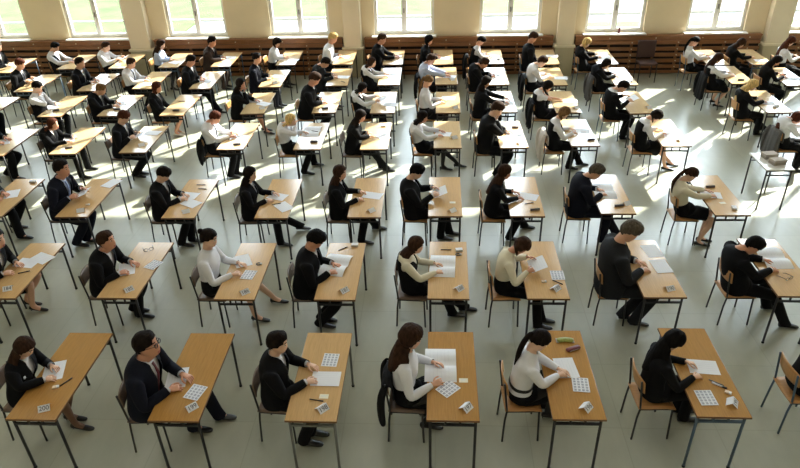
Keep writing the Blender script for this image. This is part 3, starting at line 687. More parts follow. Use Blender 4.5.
    def legs(s, infl, upto=99, foot=True, ext=False):
        p = s.p
        bot = s.rows[0]
        cpt = sum((s.v[i] for i in bot), V()) / NS + V((.03, 0, -.015))
        s.v.append(cpt)
        ci = len(s.v) - 1
        for side in (1, -1):
            loop = [bot[j] for j in range(9)] + [ci] if side == 1 else [bot[(16 - j) % 16] for j in range(9)] + [ci]
            ang = [(4 - k) * 36 for k in range(10)]     # 0 = outer side, + = front
            ax = [V((0, side, 0)), V((1, 0, 0))]
            hp, K, A = p.hip[side], p.kn[side], p.an[side]
            td, sd = (K - hp).normalized(), (A - K).normalized()
            fd = p.fd[side]
            d0 = V((0, 0, -1))
            dn = V((0, 0, -1))
            k = p.sc * (.95 if p.f else 1)
            hl = A + V((0, 0, -.005))
            st = [(hp + td * .07 + V((0, 0, -.012)), (td * 1.6 + dn * .5).normalized(), .088, .088), (hp.lerp(K, .45), td, .077, .077), (hp.lerp(K, .85), td, .062, .062),
                  (K + (td - sd) * .008, (td + sd).normalized(), .060, .060), (K.lerp(A, .14), sd, .055, .055), (K.lerp(A, .32), sd, .054, .056), (K.lerp(A, .65), sd, .043, .044), (K.lerp(A, .95), sd, .034, .036)]
            if ext:
                st += [(A + sd * .046 + fd * .010, (sd + dn).normalized(), .036, .040)]
            if foot:
                drop = p.heel
                st += [(hl + fd * .012 + V((0, 0, -.030)), (sd + fd * .8).normalized(), .034, .042), (A + fd * .065 + V((0, 0, -.035 - drop * .35)), (fd + dn * .45).normalized(), .036, .030),
                       (A + fd * .125 + V((0, 0, -.018 - drop)), fd, .036, .018), (A + fd * .165 + V((0, 0, -.020 - drop)), fd, .022, .013)]
            prev, pd = loop, d0
            for i, (c_, dd, ra, rb) in enumerate(st[:upto]):
                ax = transport(ax, pd, dd)
                pd = dd
                kk = infl(i) if callable(infl) else infl
                rg = s.ring([c_ + (ra * k + kk) * math.cos(R(t)) * ax[0] + (rb * k + kk) * math.sin(R(t)) * ax[1] for t in ang])
                s.bridge(prev, rg)
                prev = rg
            if foot:
                s.cap(prev, pd * .008)

    def head(s):
        p = s.p
        neck = s.rows[-1]
        N9 = p.spine(TORSO[9][0])[0]
        top = p.Hc + p.HR @ V((-.018, 0, -.095)) * p.sc
        r0 = .052 if p.f else .058
        prev = neck
        d = (top - N9).normalized()
        for t in (.35, .75):
            c = N9.lerp(top, t)
            fx = V((d.z, 0, -d.x))
            rg = s.ring([c + (fx * math.cos(2 * PI * j / NS) * r0 * 1.05 + V((0, math.sin(2 * PI * j / NS) * r0, 0))) * p.sc for j in range(NS)])
            s.bridge(prev, rg)
            prev = rg
        hs = p.sc * (1.0 if p.f else 1.04)
        for i, (z, tl, fr, bk, w) in enumerate(HEADR):
            pts = []
            for j in range(NS):
                a = 2 * PI * j / NS
                cx, sy = math.cos(a), math.sin(a)
                x = (fr if cx > 0 else bk) * math.copysign(abs(cx) ** .92, cx)
                y = w * math.copysign(abs(sy) ** .9, sy)
                zz = z + tl * cx
                if j == 0:
                    x += {3: .024, 4: .010, 2: .004}.get(i, 0)
                if j in (1, 15):
                    x += {4: -.010, 1: -.006, 3: .002}.get(i, 0)
                if j in (4, 12) and i in (3, 4):
                    y *= 1.20
                    x -= .012
                pts.append(p.Hc + p.HR @ (V((x, y, zz)) * hs))
            rg = s.ring(pts)
            if i == 2:
                for kq in range(NS):
                    if kq in (0, 15):
                        s.fm[len(s.f)] = 1
                    s.f.append((prev[kq], prev[(kq + 1) % NS], rg[(kq + 1) % NS], rg[kq]))
            else:
                s.bridge(prev, rg)
            prev = rg
        s.cap(prev, p.HR @ V((0, 0, .016)))
        p.hs = hs

    def hips(s):
        # rounded seat of the garment, closing the crease between belly and thighs
        wm, prev = s.p.wm, None
        for i in range(9):
            t = -1 + 2 * i / 8
            q = math.sqrt(max(.04, 1 - abs(t) ** 2.6))
            c = V((.030, t * .192 * wm, .545))
            rg = s.ring([c + V((.140 * q * math.cos(PI * j / 6), 0, .094 * q * math.sin(PI * j / 6))) for j in range(12)])
            if prev:
                s.bridge(prev, rg)
            else:
                s.f.append(tuple(rg))
            prev = rg
        s.f.append(tuple(prev))

    def obj(s, name, mats, parent, sub=1):
        return mesh_obj(name, s.v, s.f, mats, parent, True, sub, s.fm)


def make_hair(p, style, m, parent, key):
    rnd = random.Random('h' + key)
    n = 24
    s = Fig(p)
    lim = {'short': {0: 132, 1: 138, 2: 126, 3: 104, 4: 78, 5: rnd.choice((35, 45, 52)), 6: 0, 7: 0}, }
    lg = {1: 90, 2: 82, 3: 74, 4: 62, 5: rnd.choice((30, 45, 50)), 6: 0, 7: 0}
    L = lim['short'] if style == 'short' else lg
    if style in ('pony', 'bun'):
        L = {1: 155, 2: 128, 3: 100, 4: 76, 5: 52, 6: 0, 7: 0}
    thick = {'short': .018, 'long': .021, 'curly': .034, 'bob': .026, 'pony': .015, 'bun': .015}[style]
    top_f = rnd.uniform(.6, 1.5)
    rings = []
    st_ = 0 if style == 'short' else 1
    for i in range(st_, 8):
        z, tl, fr, bk, w = HEADR[i]
        pts = []
        for j in range(n):
            a = 2 * PI * j / n
            deg = math.degrees(a if a <= PI else 2 * PI - a)
            cx, sy = math.cos(a), math.sin(a)
            t = thick * (.35 if deg < L[i] + 16 and L[i] > 0 else 1) + rnd.uniform(-.004, .004) * (2.2 if style in ('curly', 'bob') else 1) + ((-.55 * thick if i == 6 else .012 * top_f) if style == 'short' and i >= 6 and deg < 65 else -.5 * thick if i == 6 and deg < 50 else 0)
            x = (fr if cx > 0 else bk) * math.copysign(abs(cx) ** .92, cx) + cx * t
            y = w * math.copysign(abs(sy) ** .9, sy) + sy * t
            if i in (3, 4) and 70 < deg < 110:
                y += math.copysign(.012, sy)
            zz = z + tl * cx * .6 + (t * .8 if i == 7 else t * .4 if i == 6 else 0)
            pts.append(p.Hc + p.HR @ (V((x, y, zz)) * p.hs))
        rings.append(s.ring(pts))
    for i in range(len(rings) - 1):
        lo = L[i + st_]
        sk = [j for j in range(n) if min(abs(((j + .5) * 360 / n + 180) % 360 - 180), 400) < lo]
        s.bridge(rings[i], rings[i + 1], skip=sk)
    s.cap(rings[-1], p.HR @ V((0, 0, .022 + thick * .6)))
    if style in ('long', 'curly', 'bob'):
        drop = {'long': .33, 'curly': .30, 'bob': .06}[style]
        steps = 6
        js = [j for j in range(n) if abs(((j * 360 / n) + 180) % 360 - 180) >= 75]
        prev = [rings[0][j] for j in js]
        base = [s.v[q].copy() for q in prev]
        up = p.spine(.42)[1]
        back = V((-up.z, 0, up.x))
        for k in range(1, steps + 1):
            t = k / steps
            pts = []
            for q, j in enumerate(js):
                a = 2 * PI * j / n
                sy = math.sin(a)
                b = base[q]
                ca = -math.cos(a)
                tgt = p.N + back * (.145 * p.wm + .012) * (1 if style != 'curly' else 1.15) * (.12 + .88 * ca) + V((0, sy * (.125 if style != 'curly' else .150) * p.sc, 0)) - up * (drop * t * (.75 + .25 * ca) - .10)
                if style == 'bob':
                    tgt = b + V((-.012, sy * .014, -drop)) * 1
                    q_ = b.lerp(tgt, t)
                    if t > .8:
                        q_ -= V((math.cos(a), sy, 0)) * .012
                else:
                    e = min(1, t * 1.7)
                    q_ = b.lerp(tgt, e) if e < 1 else tgt.copy()
                    if e < 1:
                        q_.z = b.z + (tgt.z - b.z) * e
                    w = rnd.uniform(-.006, .006) * (3.4 if style == 'curly' else 1) * (1 - .3 * t)
                    q_ += V((w, w, 0))
                    if k == steps:
                        q_ += V((0, -sy * .018, 0)) + V((0, 0, rnd.uniform(-.012, .02)))
                pts.append(q_)
            rg = s.ring(pts)
            s.bridge(prev, rg, closed=False)
            prev = rg
    if style in ('pony', 'bun'):
        hair_o = s.obj('hair', m, parent)
        s = Fig(p)
    if style == 'pony':
        a = p.Hc + p.HR @ V((-.098, 0, .035)) * p.hs
        up = p.spine(.42)[1]
        back = V((-up.z, 0, up.x))
        e_ = p.N + back * (.135 * p.wm)
        pts = [a, a + p.HR @ V((-.03, 0, -.004)), a.lerp(e_, .45) + back * .035, e_ + V((0, -.012, .03)), e_ - up * .07 + V((0, -.02, 0)), e_ - up * .16 + V((0, -.02, 0))]
        for r_, off in ((1, 0),):
            s.finger(pts, [.018, .030, .036, .036, .028, .012])
    if style == 'bun':
        a = p.Hc + p.HR @ V((-.085, 0, .055)) * p.hs
        d = p.HR @ V((-.8, 0, .55))
        s.finger([a, a + d * .012, a + d * .03, a + d * .05, a + d * .062], [.025, .042, .047, .038, .02])
    if style in ('pony', 'bun'):
        s.obj('ponytail' if style == 'pony' else 'hair_bun', m, hair_o)
        return hair_o
    return s.obj('hair', m, parent)


def make_person(r, deskx):
    p = solve_pose(r, deskx)
    k = r['k']
    rnd = random.Random('p' + k)
    skin = rnd.choice(SKIN)
    f = p.f
    b = Fig(p)
    trs = r['bot'] == 'trousers'
    b.torso(0, 9, lambda i: (-.062, -.062, -.046, -.026)[i] if i < 4 else -.012 if i < 8 else -.006 if i == 8 else 0)
    for s in (1, -1):
        b.arm(s, lambda i: -.008 if i < (6 if k != 'E9' else 3) else -.002)
        b.hand(s)
    b.legs(lambda i: (-.046 if i == 0 else (-.020 if trs else -.030) if i < 2 else -.012 if i < 7 and trs else -.016 if i == 2 else 0))
    b.head()
    body = b.obj('person', [skin, M_LIP], None)
    x, y = r['p']
    body.location = (x, y, 0)
    kid = body
    # face details
    if k[0] in 'ABCD':
        for s in (1, -1):
            c = p.Hc + p.HR @ (V((.0745, s * .031, .006)) * p.hs)
            e = MB()
            rot = p.HR
            vs, fs = [], []
            for i in range(1, 6):
                for j in range(8):
                    th, ph = PI * i / 6, 2 * PI * j / 8
                    vs.append(c + rot @ V((.011 * math.cos(th), .014 * math.sin(th) * math.cos(ph), .0085 * math.sin(th) * math.sin(ph))))
            for i in range(4):
                for j in range(8):
                    fs.append((i * 8 + j, i * 8 + (j + 1) % 8, (i + 1) * 8 + (j + 1) % 8, (i + 1) * 8 + j))
            fs += [tuple(range(8)), tuple(range(39, 31, -1))]
            e.add(vs, fs)
            e.fm = {q: 1 for q in list(range(0, 8)) + [32]}
            e.obj('eye', [M_EYE, M_IRIS], body, smooth=True)
            bm_ = MB()
            bm_.tube([p.Hc + p.HR @ (V((.089, s * .014, .030)) * p.hs), p.Hc + p.HR @ (V((.085, s * .032, .034)) * p.hs), p.Hc + p.HR @ (V((.070, s * .048, .029)) * p.hs)], [.004, .0045, .003], 6)
            bm_.obj('eyebrow', HAIR['dark' if r['hc'] != 'blonde' else 'lightbrown'], body, smooth=True)
    make_hair(p, r['hair'], HAIR[r['hc']], body, k)
    if r.get('glasses'):
        g = MB()
        for s in (1, -1):
            pts = [p.Hc + p.HR @ (V((.101 - abs(math.cos(a)) * .004, s * .032 + .022 * math.cos(a), .004 + .017 * math.sin(a))) * p.hs) for a in [2 * PI * i / 10 for i in range(11)]]
            g.tube(pts, .0045, 6)
            g.tube([p.Hc + p.HR @ (V((.098, s * .055, .010)) * p.hs), p.Hc + p.HR @ (V((.0, s * .088, .012)) * p.hs)], .0025, 6)
        g.tube([p.Hc + p.HR @ (V((.104, -.010, .008)) * p.hs), p.Hc + p.HR @ (V((.104, .010, .008)) * p.hs)], .0025, 6)
        g.obj('glasses', M_PENB, body, smooth=True)
    # trousers, skirt, tights
    suit = M_BROWN if r.get('brown') else (M_SUIT[2] if r.get('big') == 1.08 or k == 'F5' else M_SUIT[1] if k in ('A2', 'C1', 'C7', 'F4') else M_SUIT[0])
    if r['bot'] == 'trousers':
        t = Fig(p)
        t.torso(0, 3, .010, arms=False, bust=False)
        t.legs(lambda i: (.014, .014, .013, .013, .016, .018, .026, .032)[min(i, 7)], upto=9, foot=False, ext=True)
        t.hips()
        t.obj('trousers', suit, body)
    else:
        t = Fig(p)
        rows = t.torso(0, 3, .010, arms=False, bust=False)
        prev = rows[0]
        hipc = V((.0, 0, .53))
        kc = (p.kn[1] + p.kn[-1]) / 2
        hw = abs(p.kn[1].y - p.kn[-1].y) / 2 + .085
        d0, ax = V((0, 0, -1)), [V((1, 0, 0)), V((0, 1, 0))]
        td = (kc - hipc).normalized()
        full = k == 'G9'
        dz = abs(p.kn[1].z - p.kn[-1].z) / 2
        for c_, dd, w, h in ((hipc.lerp(kc, .22) + V((0, 0, -.012)), (td * 1.5 + d0 * .6).normalized(), .190 * p.wm + .01, .120), (hipc.lerp(kc, .5), td, max(hw, .17), .108 + dz * .5), (hipc.lerp(kc, .80), td, max(hw, .145), .092 + dz * .9)):
            ax = transport(ax, d0, dd)
            d0 = dd
            rg = t.ring([c_ + ax[0] * math.cos(2 * PI * j / NS) * h + ax[1] * math.sin(2 * PI * j / NS) * w for j in range(NS)])
            t.bridge(prev, rg)
            prev = rg
        if full:
            rg = t.ring([t.v[q] + V((.04, (t.v[q].y) * .5, -.26 - (t.v[q].z - kc.z) * .2)) for q in prev])
            t.bridge(prev, rg)
        t.hips()
        t.obj('skirt', suit, body)
        if r['bot'] == 'skirt_black' or k in ('A1',):
            t = Fig(p)
            t.torso(0, 1, .003, arms=False, bust=False)
            t.legs(.003)
            t.obj('tights', M_TIGHT if k != 'A1' else mat('tan_tights', srgb(116, 84, 66), .6), body)
    # shoes
    sm = M_SHOEW if r.get('shoe') == 'white' else M_SHOE
    heels = p.heel > .06
    for s in (1, -1):
        A, fd = p.an[s], p.fd[s]
        sh = Fig(p)
        sd = V((-fd.y, fd.x, 0))
        z0 = A.z - .035 - p.heel
        dr = p.heel
        hz = dr - .055 if heels else 0
        prev = None
        for (x_, w, zt, zb) in ((-.045, .022, (.055 if heels else .08) + hz, .006 + hz), (-.030, .037, (.070 if heels else .092) + hz, .002 + hz), (.02, .041, (.070 if heels else .104) + hz * .8, .002 + hz * .75), (.08, .042, .062 + hz * .2, .002 + hz * .2), (.135, .046, .046, .0), (.185, .040, .032, .0), (.215, .022, .020, .003)):
            if heels:
                w *= .85
            c_ = A + fd * (x_ - .01)
            zc, hh = (zt + zb) / 2, (zt - zb) / 2
            c_ = V((c_.x, c_.y, z0 + zc + .001))
            rg = sh.ring([c_ + sd * w * math.cos(2 * PI * q / 10) + V((0, 0, hh * math.sin(2 * PI * q / 10))) for q in range(10)])
            if prev:
                sh.bridge(prev, rg)
            else:
                sh.f.append(tuple(rg))
            prev = rg
        sh.f.append(tuple(prev))
        if heels:
            a = A + fd * -.035
            sh.finger([V((a.x, a.y, z0 + hz + .012)), V((a.x, a.y, z0 + .02)), V((a.x, a.y, z0 + .001))], [.016, .008, .007])
        sh.obj('shoe', sm, body)
    # tops
    top = r['top']
    sc_ = SHIRT[r.get('shirt', 'white')]
    if top in ('suit', 'jacket'):
        t = Fig(p)
        t.torso(3, 9, lambda i: -.004 if i in (6, 7) else .007)
        for s in (1, -1):
            t.arm(s, lambda i: -.008 if i < 2 else .005 if i < 7 else .008)
            pr = t.last[0]
            rg = t.ring([t.v[q] + (p.wr[s] - p.el[s]).normalized() * .022 for q in pr])
            t.bridge(pr, rg)
        c0 = t.rows[-1]
        d = (p.Hc - p.N).normalized()
        cc_ = p.spine(.522)[0]
        t.bridge(c0, t.ring([t.v[q] + d * (.030 if n_ in (14, 15, 0, 1, 2) else .036) - (t.v[q] - cc_) * .10 for n_, q in enumerate(c0)]))
        t.obj('shirt', sc_, body)
        j = Fig(p)
        wide = 1.0
        op = {1: 14, 2: 6, 3: .6, 4: 2, 5: 6, 6: 9, 7: 13, 8: 20, 9: 32}
        if r.get('tie'):
            op = {1: 14, 2: 6, 3: .6, 4: 4, 5: 9, 6: 11, 7: 15, 8: 22, 9: 34}
        if k in ('C1', 'A2', 'F0', 'F2'):
            op = {1: 20, 2: 14, 3: 10, 4: 12, 5: 14, 6: 16, 7: 19, 8: 25, 9: 36}
        op[0] = 26
        j.torso(0, 9, lambda i: {0: .034, 1: .030, 2: .028, 3: .026 if not f else .020}.get(i, .024 if i < 7 else .028 if i == 7 else .022), open_=op)
        for s in (1, -1):
            j.arm(s, lambda i: (.026, .024, .022, .020, .020, .020, .020, .019)[i])
        c9 = j.rows[-1]
        dn_ = (p.Hc - p.N).normalized()
        col = j.ring([j.v[q] + dn_ * (.046 * min(1, max(0, min(n_, NS - n_) - .5) / 3)) - (j.v[q] - p.spine(.522)[0]) * .14 for n_, q in enumerate(c9)])
        j.bridge(c9, col, closed=False)
        ja = j.obj('jacket', suit, body)
        if not f or k in ('C3', 'D5', 'F4'):
            # collar and lapels: raised bands along the front opening
            lp = MB()
            for e in (0, NS):
                edge = [j.v[j.rows[q][e]] for q in range(3, 10)]
                inn = [j.v[j.rows[q][1 if e == 0 else NS - 1]] for q in range(3, 10)]
                n = len(edge)
                vs = []
                for q in range(n):
                    t_ = .12 + .55 * min(1, q / 4)
                    nn = V((.008, 0, .003))
                    vs += [edge[q] + nn * .6, edge[q].lerp(inn[q], t_) + nn]
                lp.add(vs, [(2 * q, 2 * q + 1, 2 * q + 3, 2 * q + 2) for q in range(n - 1)])
            lp.obj('lapel', M_SUIT[2] if suit != M_SUIT[2] else M_SUIT[0], ja, smooth=True, sub=1)
        if k == 'A1':
            q = j.v[j.rows[6][14]]
            badge = MB()
            badge.box(-.006, .006, -.012, .012, -.012, .012, M=Matrix.Translation(q + V((.012, -.004, 0))))
            badge.obj('badge', M_PAPER, ja)
    elif top == 'sweater':
        t = Fig(p)
        t.torso(1, 9, .016)
        for s in (1, -1):
            t.arm(s, .014)
        t.obj('sweater', suit, body)
        if k == 'E10':
            t = Fig(p)
            t.torso(8, 9, .020, arms=False)
            c0 = t.rows[-1]
            t.bridge(c0, t.ring([t.v[q] + (p.Hc - p.N).normalized() * .03 for q in c0]))
            t.obj('collar', SHIRT['white'], body)
    else:
        t = Fig(p)
        t.torso(2 if r.get('belt') else 3, 9, lambda i: .017 if i < 3 else .014 if i < 4 else .013)
        for s in (1, -1):
            short = k in ('E9',)
            t.arm(s, lambda i: (.014, .016, .016, .016, .016, .016, .015, .010)[i], upto=3 if short else 99)
        c0 = t.rows[-1]
        d = (p.Hc - p.N).normalized()
        r1 = t.ring([t.v[q] + d * (.040 if n_ not in (0, 1, 15) else .024) - (t.v[q] - p.spine(.522)[0]) * .06 for n_, q in enumerate(c0)])
        t.bridge(c0, r1)
        nm = 'blouse' if f else 'shirt'
        if k in ('B6', 'C8'):
            nm = 'jacket'
        t.obj(nm, sc_, body)
        if top == 'vest':
            t = Fig(p)
            op = {1: 3, 2: 2, 3: 1, 4: 2, 5: 12, 6: 20, 7: 30, 8: 45}
            t.torso(1, 7, lambda i: .024 if i < 4 else .020, open_=op, arms=True)
            t.obj('vest', suit, body)
        if r.get('belt'):
            t = Fig(p)
            rows = t.torso(2, 3, .020, arms=False, bust=False)
            t.v = [v + V((0, 0, 0)) for v in t.v]
            t2 = Fig(p)
            lo = t2.ring([t.v[a].lerp(t.v[b_], .55) for a, b_ in zip(rows[0], rows[1])])
            hi = t2.ring([t.v[a].lerp(t.v[b_], .95) for a, b_ in zip(rows[0], rows[1])])
            t2.bridge(lo, hi)
            t2.obj('belt', M_BELT, body)
    if r.get('tie'):
        tm = MB()
        vs = []
        ss = (.505, .47, .40, .33, .26, .19, .13)
        for i, sv in enumerate(ss):
            c_, g = p.spine(sv)
            fx = V((g.z, 0, -g.x)).normalized()
            import bisect
            tb = [(a[0], a[2]) for a in TORSO]
            q = max(0, min(len(tb) - 2, bisect.bisect([a for a, _ in tb], sv) - 1))
            u = (sv - tb[q][0]) / (tb[q + 1][0] - tb[q][0])
            dep = (tb[q][1] + (tb[q + 1][1] - tb[q][1]) * u) * p.wm + .012
            w = (.020, .017, .022, .028, .034, .038, .006)[i]
            for yy in (-w, w):
                vs.append(c_ + fx * dep + V((0, yy, 0)))
            for yy in (-w, w):
                vs.append(c_ + fx * (dep + .006) + V((0, yy * .8, 0)))
        n = len(ss)
        for q in range(n - 1):
            a, b_ = 4 * q, 4 * q + 4
            tm.add([], [])
            tm.f += [[a, a + 2, b_ + 2, b_], [a + 2, a + 3, b_ + 3, b_ + 2], [a + 3, a + 1, b_ + 1, b_ + 3], [a + 1, a, b_, b_ + 1]]
        tm.v = vs
        tm.f += [[0, 1, 3, 2]]
        tm.obj('tie', TIE[r['tie']], body, smooth=True)
    return body, p


# ------------------------------------------------------------------ things on the desks
def place(o, x, y, z, rz):
    o.location = (x, y, z)
    o.rotation_euler = (0, 0, rz)
    return o


def grid_paper(name, w, h, lines, curl=0, fold=False):
    """a sheet lying flat: long side along y, faint print as thin strips in the same mesh"""
    m = MB()
    nx, ny = 6, 10
    zf = lambda x, y: .0015 + curl * ((abs(x) / (w / 2)) ** 3) + ((.030 * abs(math.sin(PI * y / (h / 2))) * (1 - abs(y) / (h / 2) * .3)) if fold else 0)
    vs, fs = [], []
    for i in range(nx + 1):
        for j in range(ny + 1):
            x, y = w * (i / nx - .5), h * (j / ny - .5)
            vs.append((x, y, zf(x, y)))
    for i in range(nx):
        for j in range(ny):
            fs.append((i * (ny + 1) + j, (i + 1) * (ny + 1) + j, (i + 1) * (ny + 1) + j + 1, i * (ny + 1) + j + 1))
    m.add(vs, fs)
    for (x0, x1, y0, y1) in lines:
        n = 6
        vv = []
        for q in range(n + 1):
            yy = y0 + (y1 - y0) * q / n
            vv += [(x0, yy, zf(x0, yy) + .0008), (x1, yy, zf(x1, yy) + .0008)]
        m.add(vv, [(2 * q, 2 * q + 1, 2 * q + 3, 2 * q + 2) for q in range(n)], 1)
    return m.obj(name, [M_PAPER, M_FAINT], None, smooth=True)


PROTO = {}


def proto(kind):
    if kind in PROTO:
        return PROTO[kind]
    if kind == 'sheet':
        o = grid_paper('exam_sheet', .21, .297, [(-.08, -.076, -.12, .12), (-.05, -.046, -.12, .10), (-.02, -.016, -.12, .12), (.01, .014, -.12, .05), (.04, .044, -.12, .12), (.07, .074, -.12, .09)])
    elif kind == 'booklet':
        ln = []
        for b in (-.105, .105):
            for q in range(6):
                ln.append((-.10 + q * .035, -.097 + q * .035, b - .075, b + .07))
        o = grid_paper('exam_booklet', .297, .42, ln, fold=True)
    elif kind == 'codes':
        m = MB().box(-.0825, .0825, -.10, .10, .0005, .0015)
        for i in range(4):
            for j in range(5):
                x, y = -.058 + i * .0385, -.076 + j * .038
                for q in range(3):
                    m.box(x - .012, x + .012, y - .010 + q * .009, y - .0055 + q * .009, .0015, .002, 1)
        o = m.obj('code_sticker_sheet', [M_PAPER, M_CODE])
    elif kind == 'card':
        o = empty('number_card', (0, 0, 0))
        c, s = .07 * math.cos(R(42)), .07 * math.sin(R(42))
        for sg, nm in ((1, 'front_panel'), (-1, 'back_panel')):
            MB().add([(0, -.055, s), (0, .055, s), (sg * c, .055, .001), (sg * c, -.055, .001)], [(0, 1, 2, 3)]).obj(nm, M_PAPER, o)
    elif kind in ('pen', 'marker'):
        o = empty('pen' if kind == 'pen' else 'felt_pen', (0, 0, 0))
        r_ = .006 if kind == 'pen' else .009
        MB().tube([(-.07, 0, r_), (.035, 0, r_)], r_, 8).obj('barrel', M_PENB if kind == 'pen' else M_PAPER, o, smooth=True)
        MB().tube([(.03, 0, r_), (.072, 0, r_)], r_ * 1.12, 8).obj('cap', M_PENB, o, smooth=True)
    elif kind == 'eraser':
        o = empty('eraser', (0, 0, 0))
        MB().box(-.03, .03, -.018, .018, 0, .016).obj('rubber_block', M_PAPER, o, bev=.003)
        MB().box(-.031, .008, -.019, .019, -.0001, .017).obj('sleeve', mat('pale_sleeve', srgb(220, 200, 176), .6), o, bev=.002)
    elif kind == 'label':
        m = MB().box(-.045, .045, -.03, .03, .0005, .002)
        m.box(-.03, .03, .008, .014, .002, .0024, 1).box(-.03, .02, -.006, 0, .002, .0024, 1)
        o = m.obj('small_card', [mat('ivory_card', srgb(236, 228, 204), .7), M_FAINT])
    elif kind == 'case':
        o = empty('pencil_case', (0, 0, 0))
        MB().tube([(-.095, 0, .022), (-.09, 0, .024), (.09, 0, .024), (.095, 0, .022)], [.010, .024, .024, .010], 12).obj('pouch', M_CASE, o, smooth=True)
        MB().tube([(-.085, 0, .048), (.085, 0, .048)], .0025, 6).obj('zip', M_CLEAR, o)
    elif kind == 'box':
        o = empty('small_box', (0, 0, 0))
        MB().box(-.045, .045, -.03, .03, 0, .030).obj('carton', M_CLEAR, o, bev=.003)
        MB().box(-.046, .046, -.031, .031, .026, .034).obj('lid', M_PAPER, o, bev=.002)
    elif kind == 'wrapper':
        o = empty('snack_pack', (0, 0, 0))
        m = MB()
        m.tube([(-.075, 0, .012), (-.06, 0, .022), (0, 0, .034), (.06, 0, .022), (.075, 0, .012)], [.028, .034, .033, .034, .028], 10)
        m.v = [V((v.x, v.y, max(0.001, v.z * .6))) for v in m.v]
        m.obj('pouch', M_GREEN, o, smooth=True)
        for sx in (-1, 1):
            MB().box(sx * .085 - .012, sx * .085 + .012, -.035, .035, .004, .008).obj('crimped_end', M_CLEAR, o)
    elif kind == 'glasses_case':
        o = empty('glasses_case', (0, 0, 0))
        m = MB().tube([(-.085, 0, .018), (-.07, 0, .02), (.07, 0, .02), (.085, 0, .018)], [.010, .030, .030, .010], 12)
        m.v = [V((v.x, v.y, max(.001, .02 + (v.z - .02) * .6 - .004))) for v in m.v]
        m.obj('shell', M_REDC, o, smooth=True)
        MB().box(-.06, .06, -.0305, .0305, .014, .018).obj('rim', M_PAPER, o)
    elif kind == 'glasses':
        o = empty('eyeglasses', (0, 0, 0))
        m = MB()
        for s in (-1, 1):
            m.tube([(s * .034 + .028 * math.cos(a), 0, .024 + .022 * math.sin(a)) for a in [2 * PI * i / 12 for i in range(13)]], .003, 6)
        m.tube([(-.008, 0, .028), (.008, 0, .028)], .003, 6)
        m.obj('frame', M_PENB, o, smooth=True)
        for s in (-1, 1):
            MB().tube([(s * .062, 0, .03), (s * .064, .10, .02), (s * .060, .13, .004)], .003, 6).obj('temple', M_PENB, o, smooth=True)
    elif kind == 'watch':
        o = empty('wristwatch', (0, 0, 0))
        MB().tube([(.03 * math.cos(a), .026 * math.sin(a), .010) for a in [2 * PI * i / 12 for i in range(13)]], .006, 6).obj('strap', M_PENB, o, smooth=True)
        MB().tube([(.03, 0, .004), (.034, 0, .020)], .016, 12).obj('dial', M_CLEAR, o)
    PROTO[kind] = register(o)
    PROTO[kind]['used'] = 0
    return o


def get(kind):
    o = proto(kind)
    if not o.get('used'):
        o['used'] = 1
        return o
    return copy_tree(o)


def make_coat(x, y, colr, key):
    """a jacket hung over a chair back: body draped both sides of the backrest, sleeves hanging"""
    rnd = random.Random('c' + key)
    t = empty('jacket', (x, y, 0))
    s = Fig(None)
    prof = [(-.150, .60), (-.155, .70), (-.162, .79), (-.185, .835), (-.235, .84), (-.265, .79), (-.275, .68), (-.285, .52), (-.295, .36), (-.30, .25 if colr != 'white' else .30)]
    prev = None
    n = 13
    for i, (px, pz) in enumerate(prof):
        pts = []
        for j in range(n):
            a = -1 + 2 * j / (n - 1)
            wv = .014 * math.sin(j * 1.9 + i * .25) * (i / 9 if i > 3 else .2)
            w = .20 + .022 * max(0, i - 4) / 5
            pts.append((px + wv + .03 * a * a * (1 if i > 3 else .6), a * w, pz - .03 * a * a * (1 if 2 < i < 6 else .3) + rnd.uniform(-.006, .006)))
        rg = s.ring(pts)
        if prev:
            s.bridge(prev, rg, closed=False)
        prev = rg
    o = s.obj('coat_body', M_COAT[colr], t)
    o.modifiers.new('solid', 'SOLIDIFY').thickness = .012
    for sd in (-1, 1):
        f = Fig(None)
        f.finger([V((-.225, sd * .19, .79)), V((-.265, sd * .235, .70)), V((-.275, sd * .24, .52)), V((-.265, sd * .235, .36)), V((-.255, sd * .23, .29))], [.04, .052, .05, .044, .036])
        f.obj('sleeve', M_COAT[colr], t)
    return t


# ------------------------------------------------------------------ place everything
desk_black, desk_blue, desk_grey = make_desk(M_STEEL), make_desk(M_BLUE), make_desk(M_GREY)
chair_black, chair_blue = make_chair(M_STEEL), make_chair(M_BLUE)
used = set()


def inst(o):
    if o.name in used:
        return copy_tree(o)
    used.add(o.name)
    return o


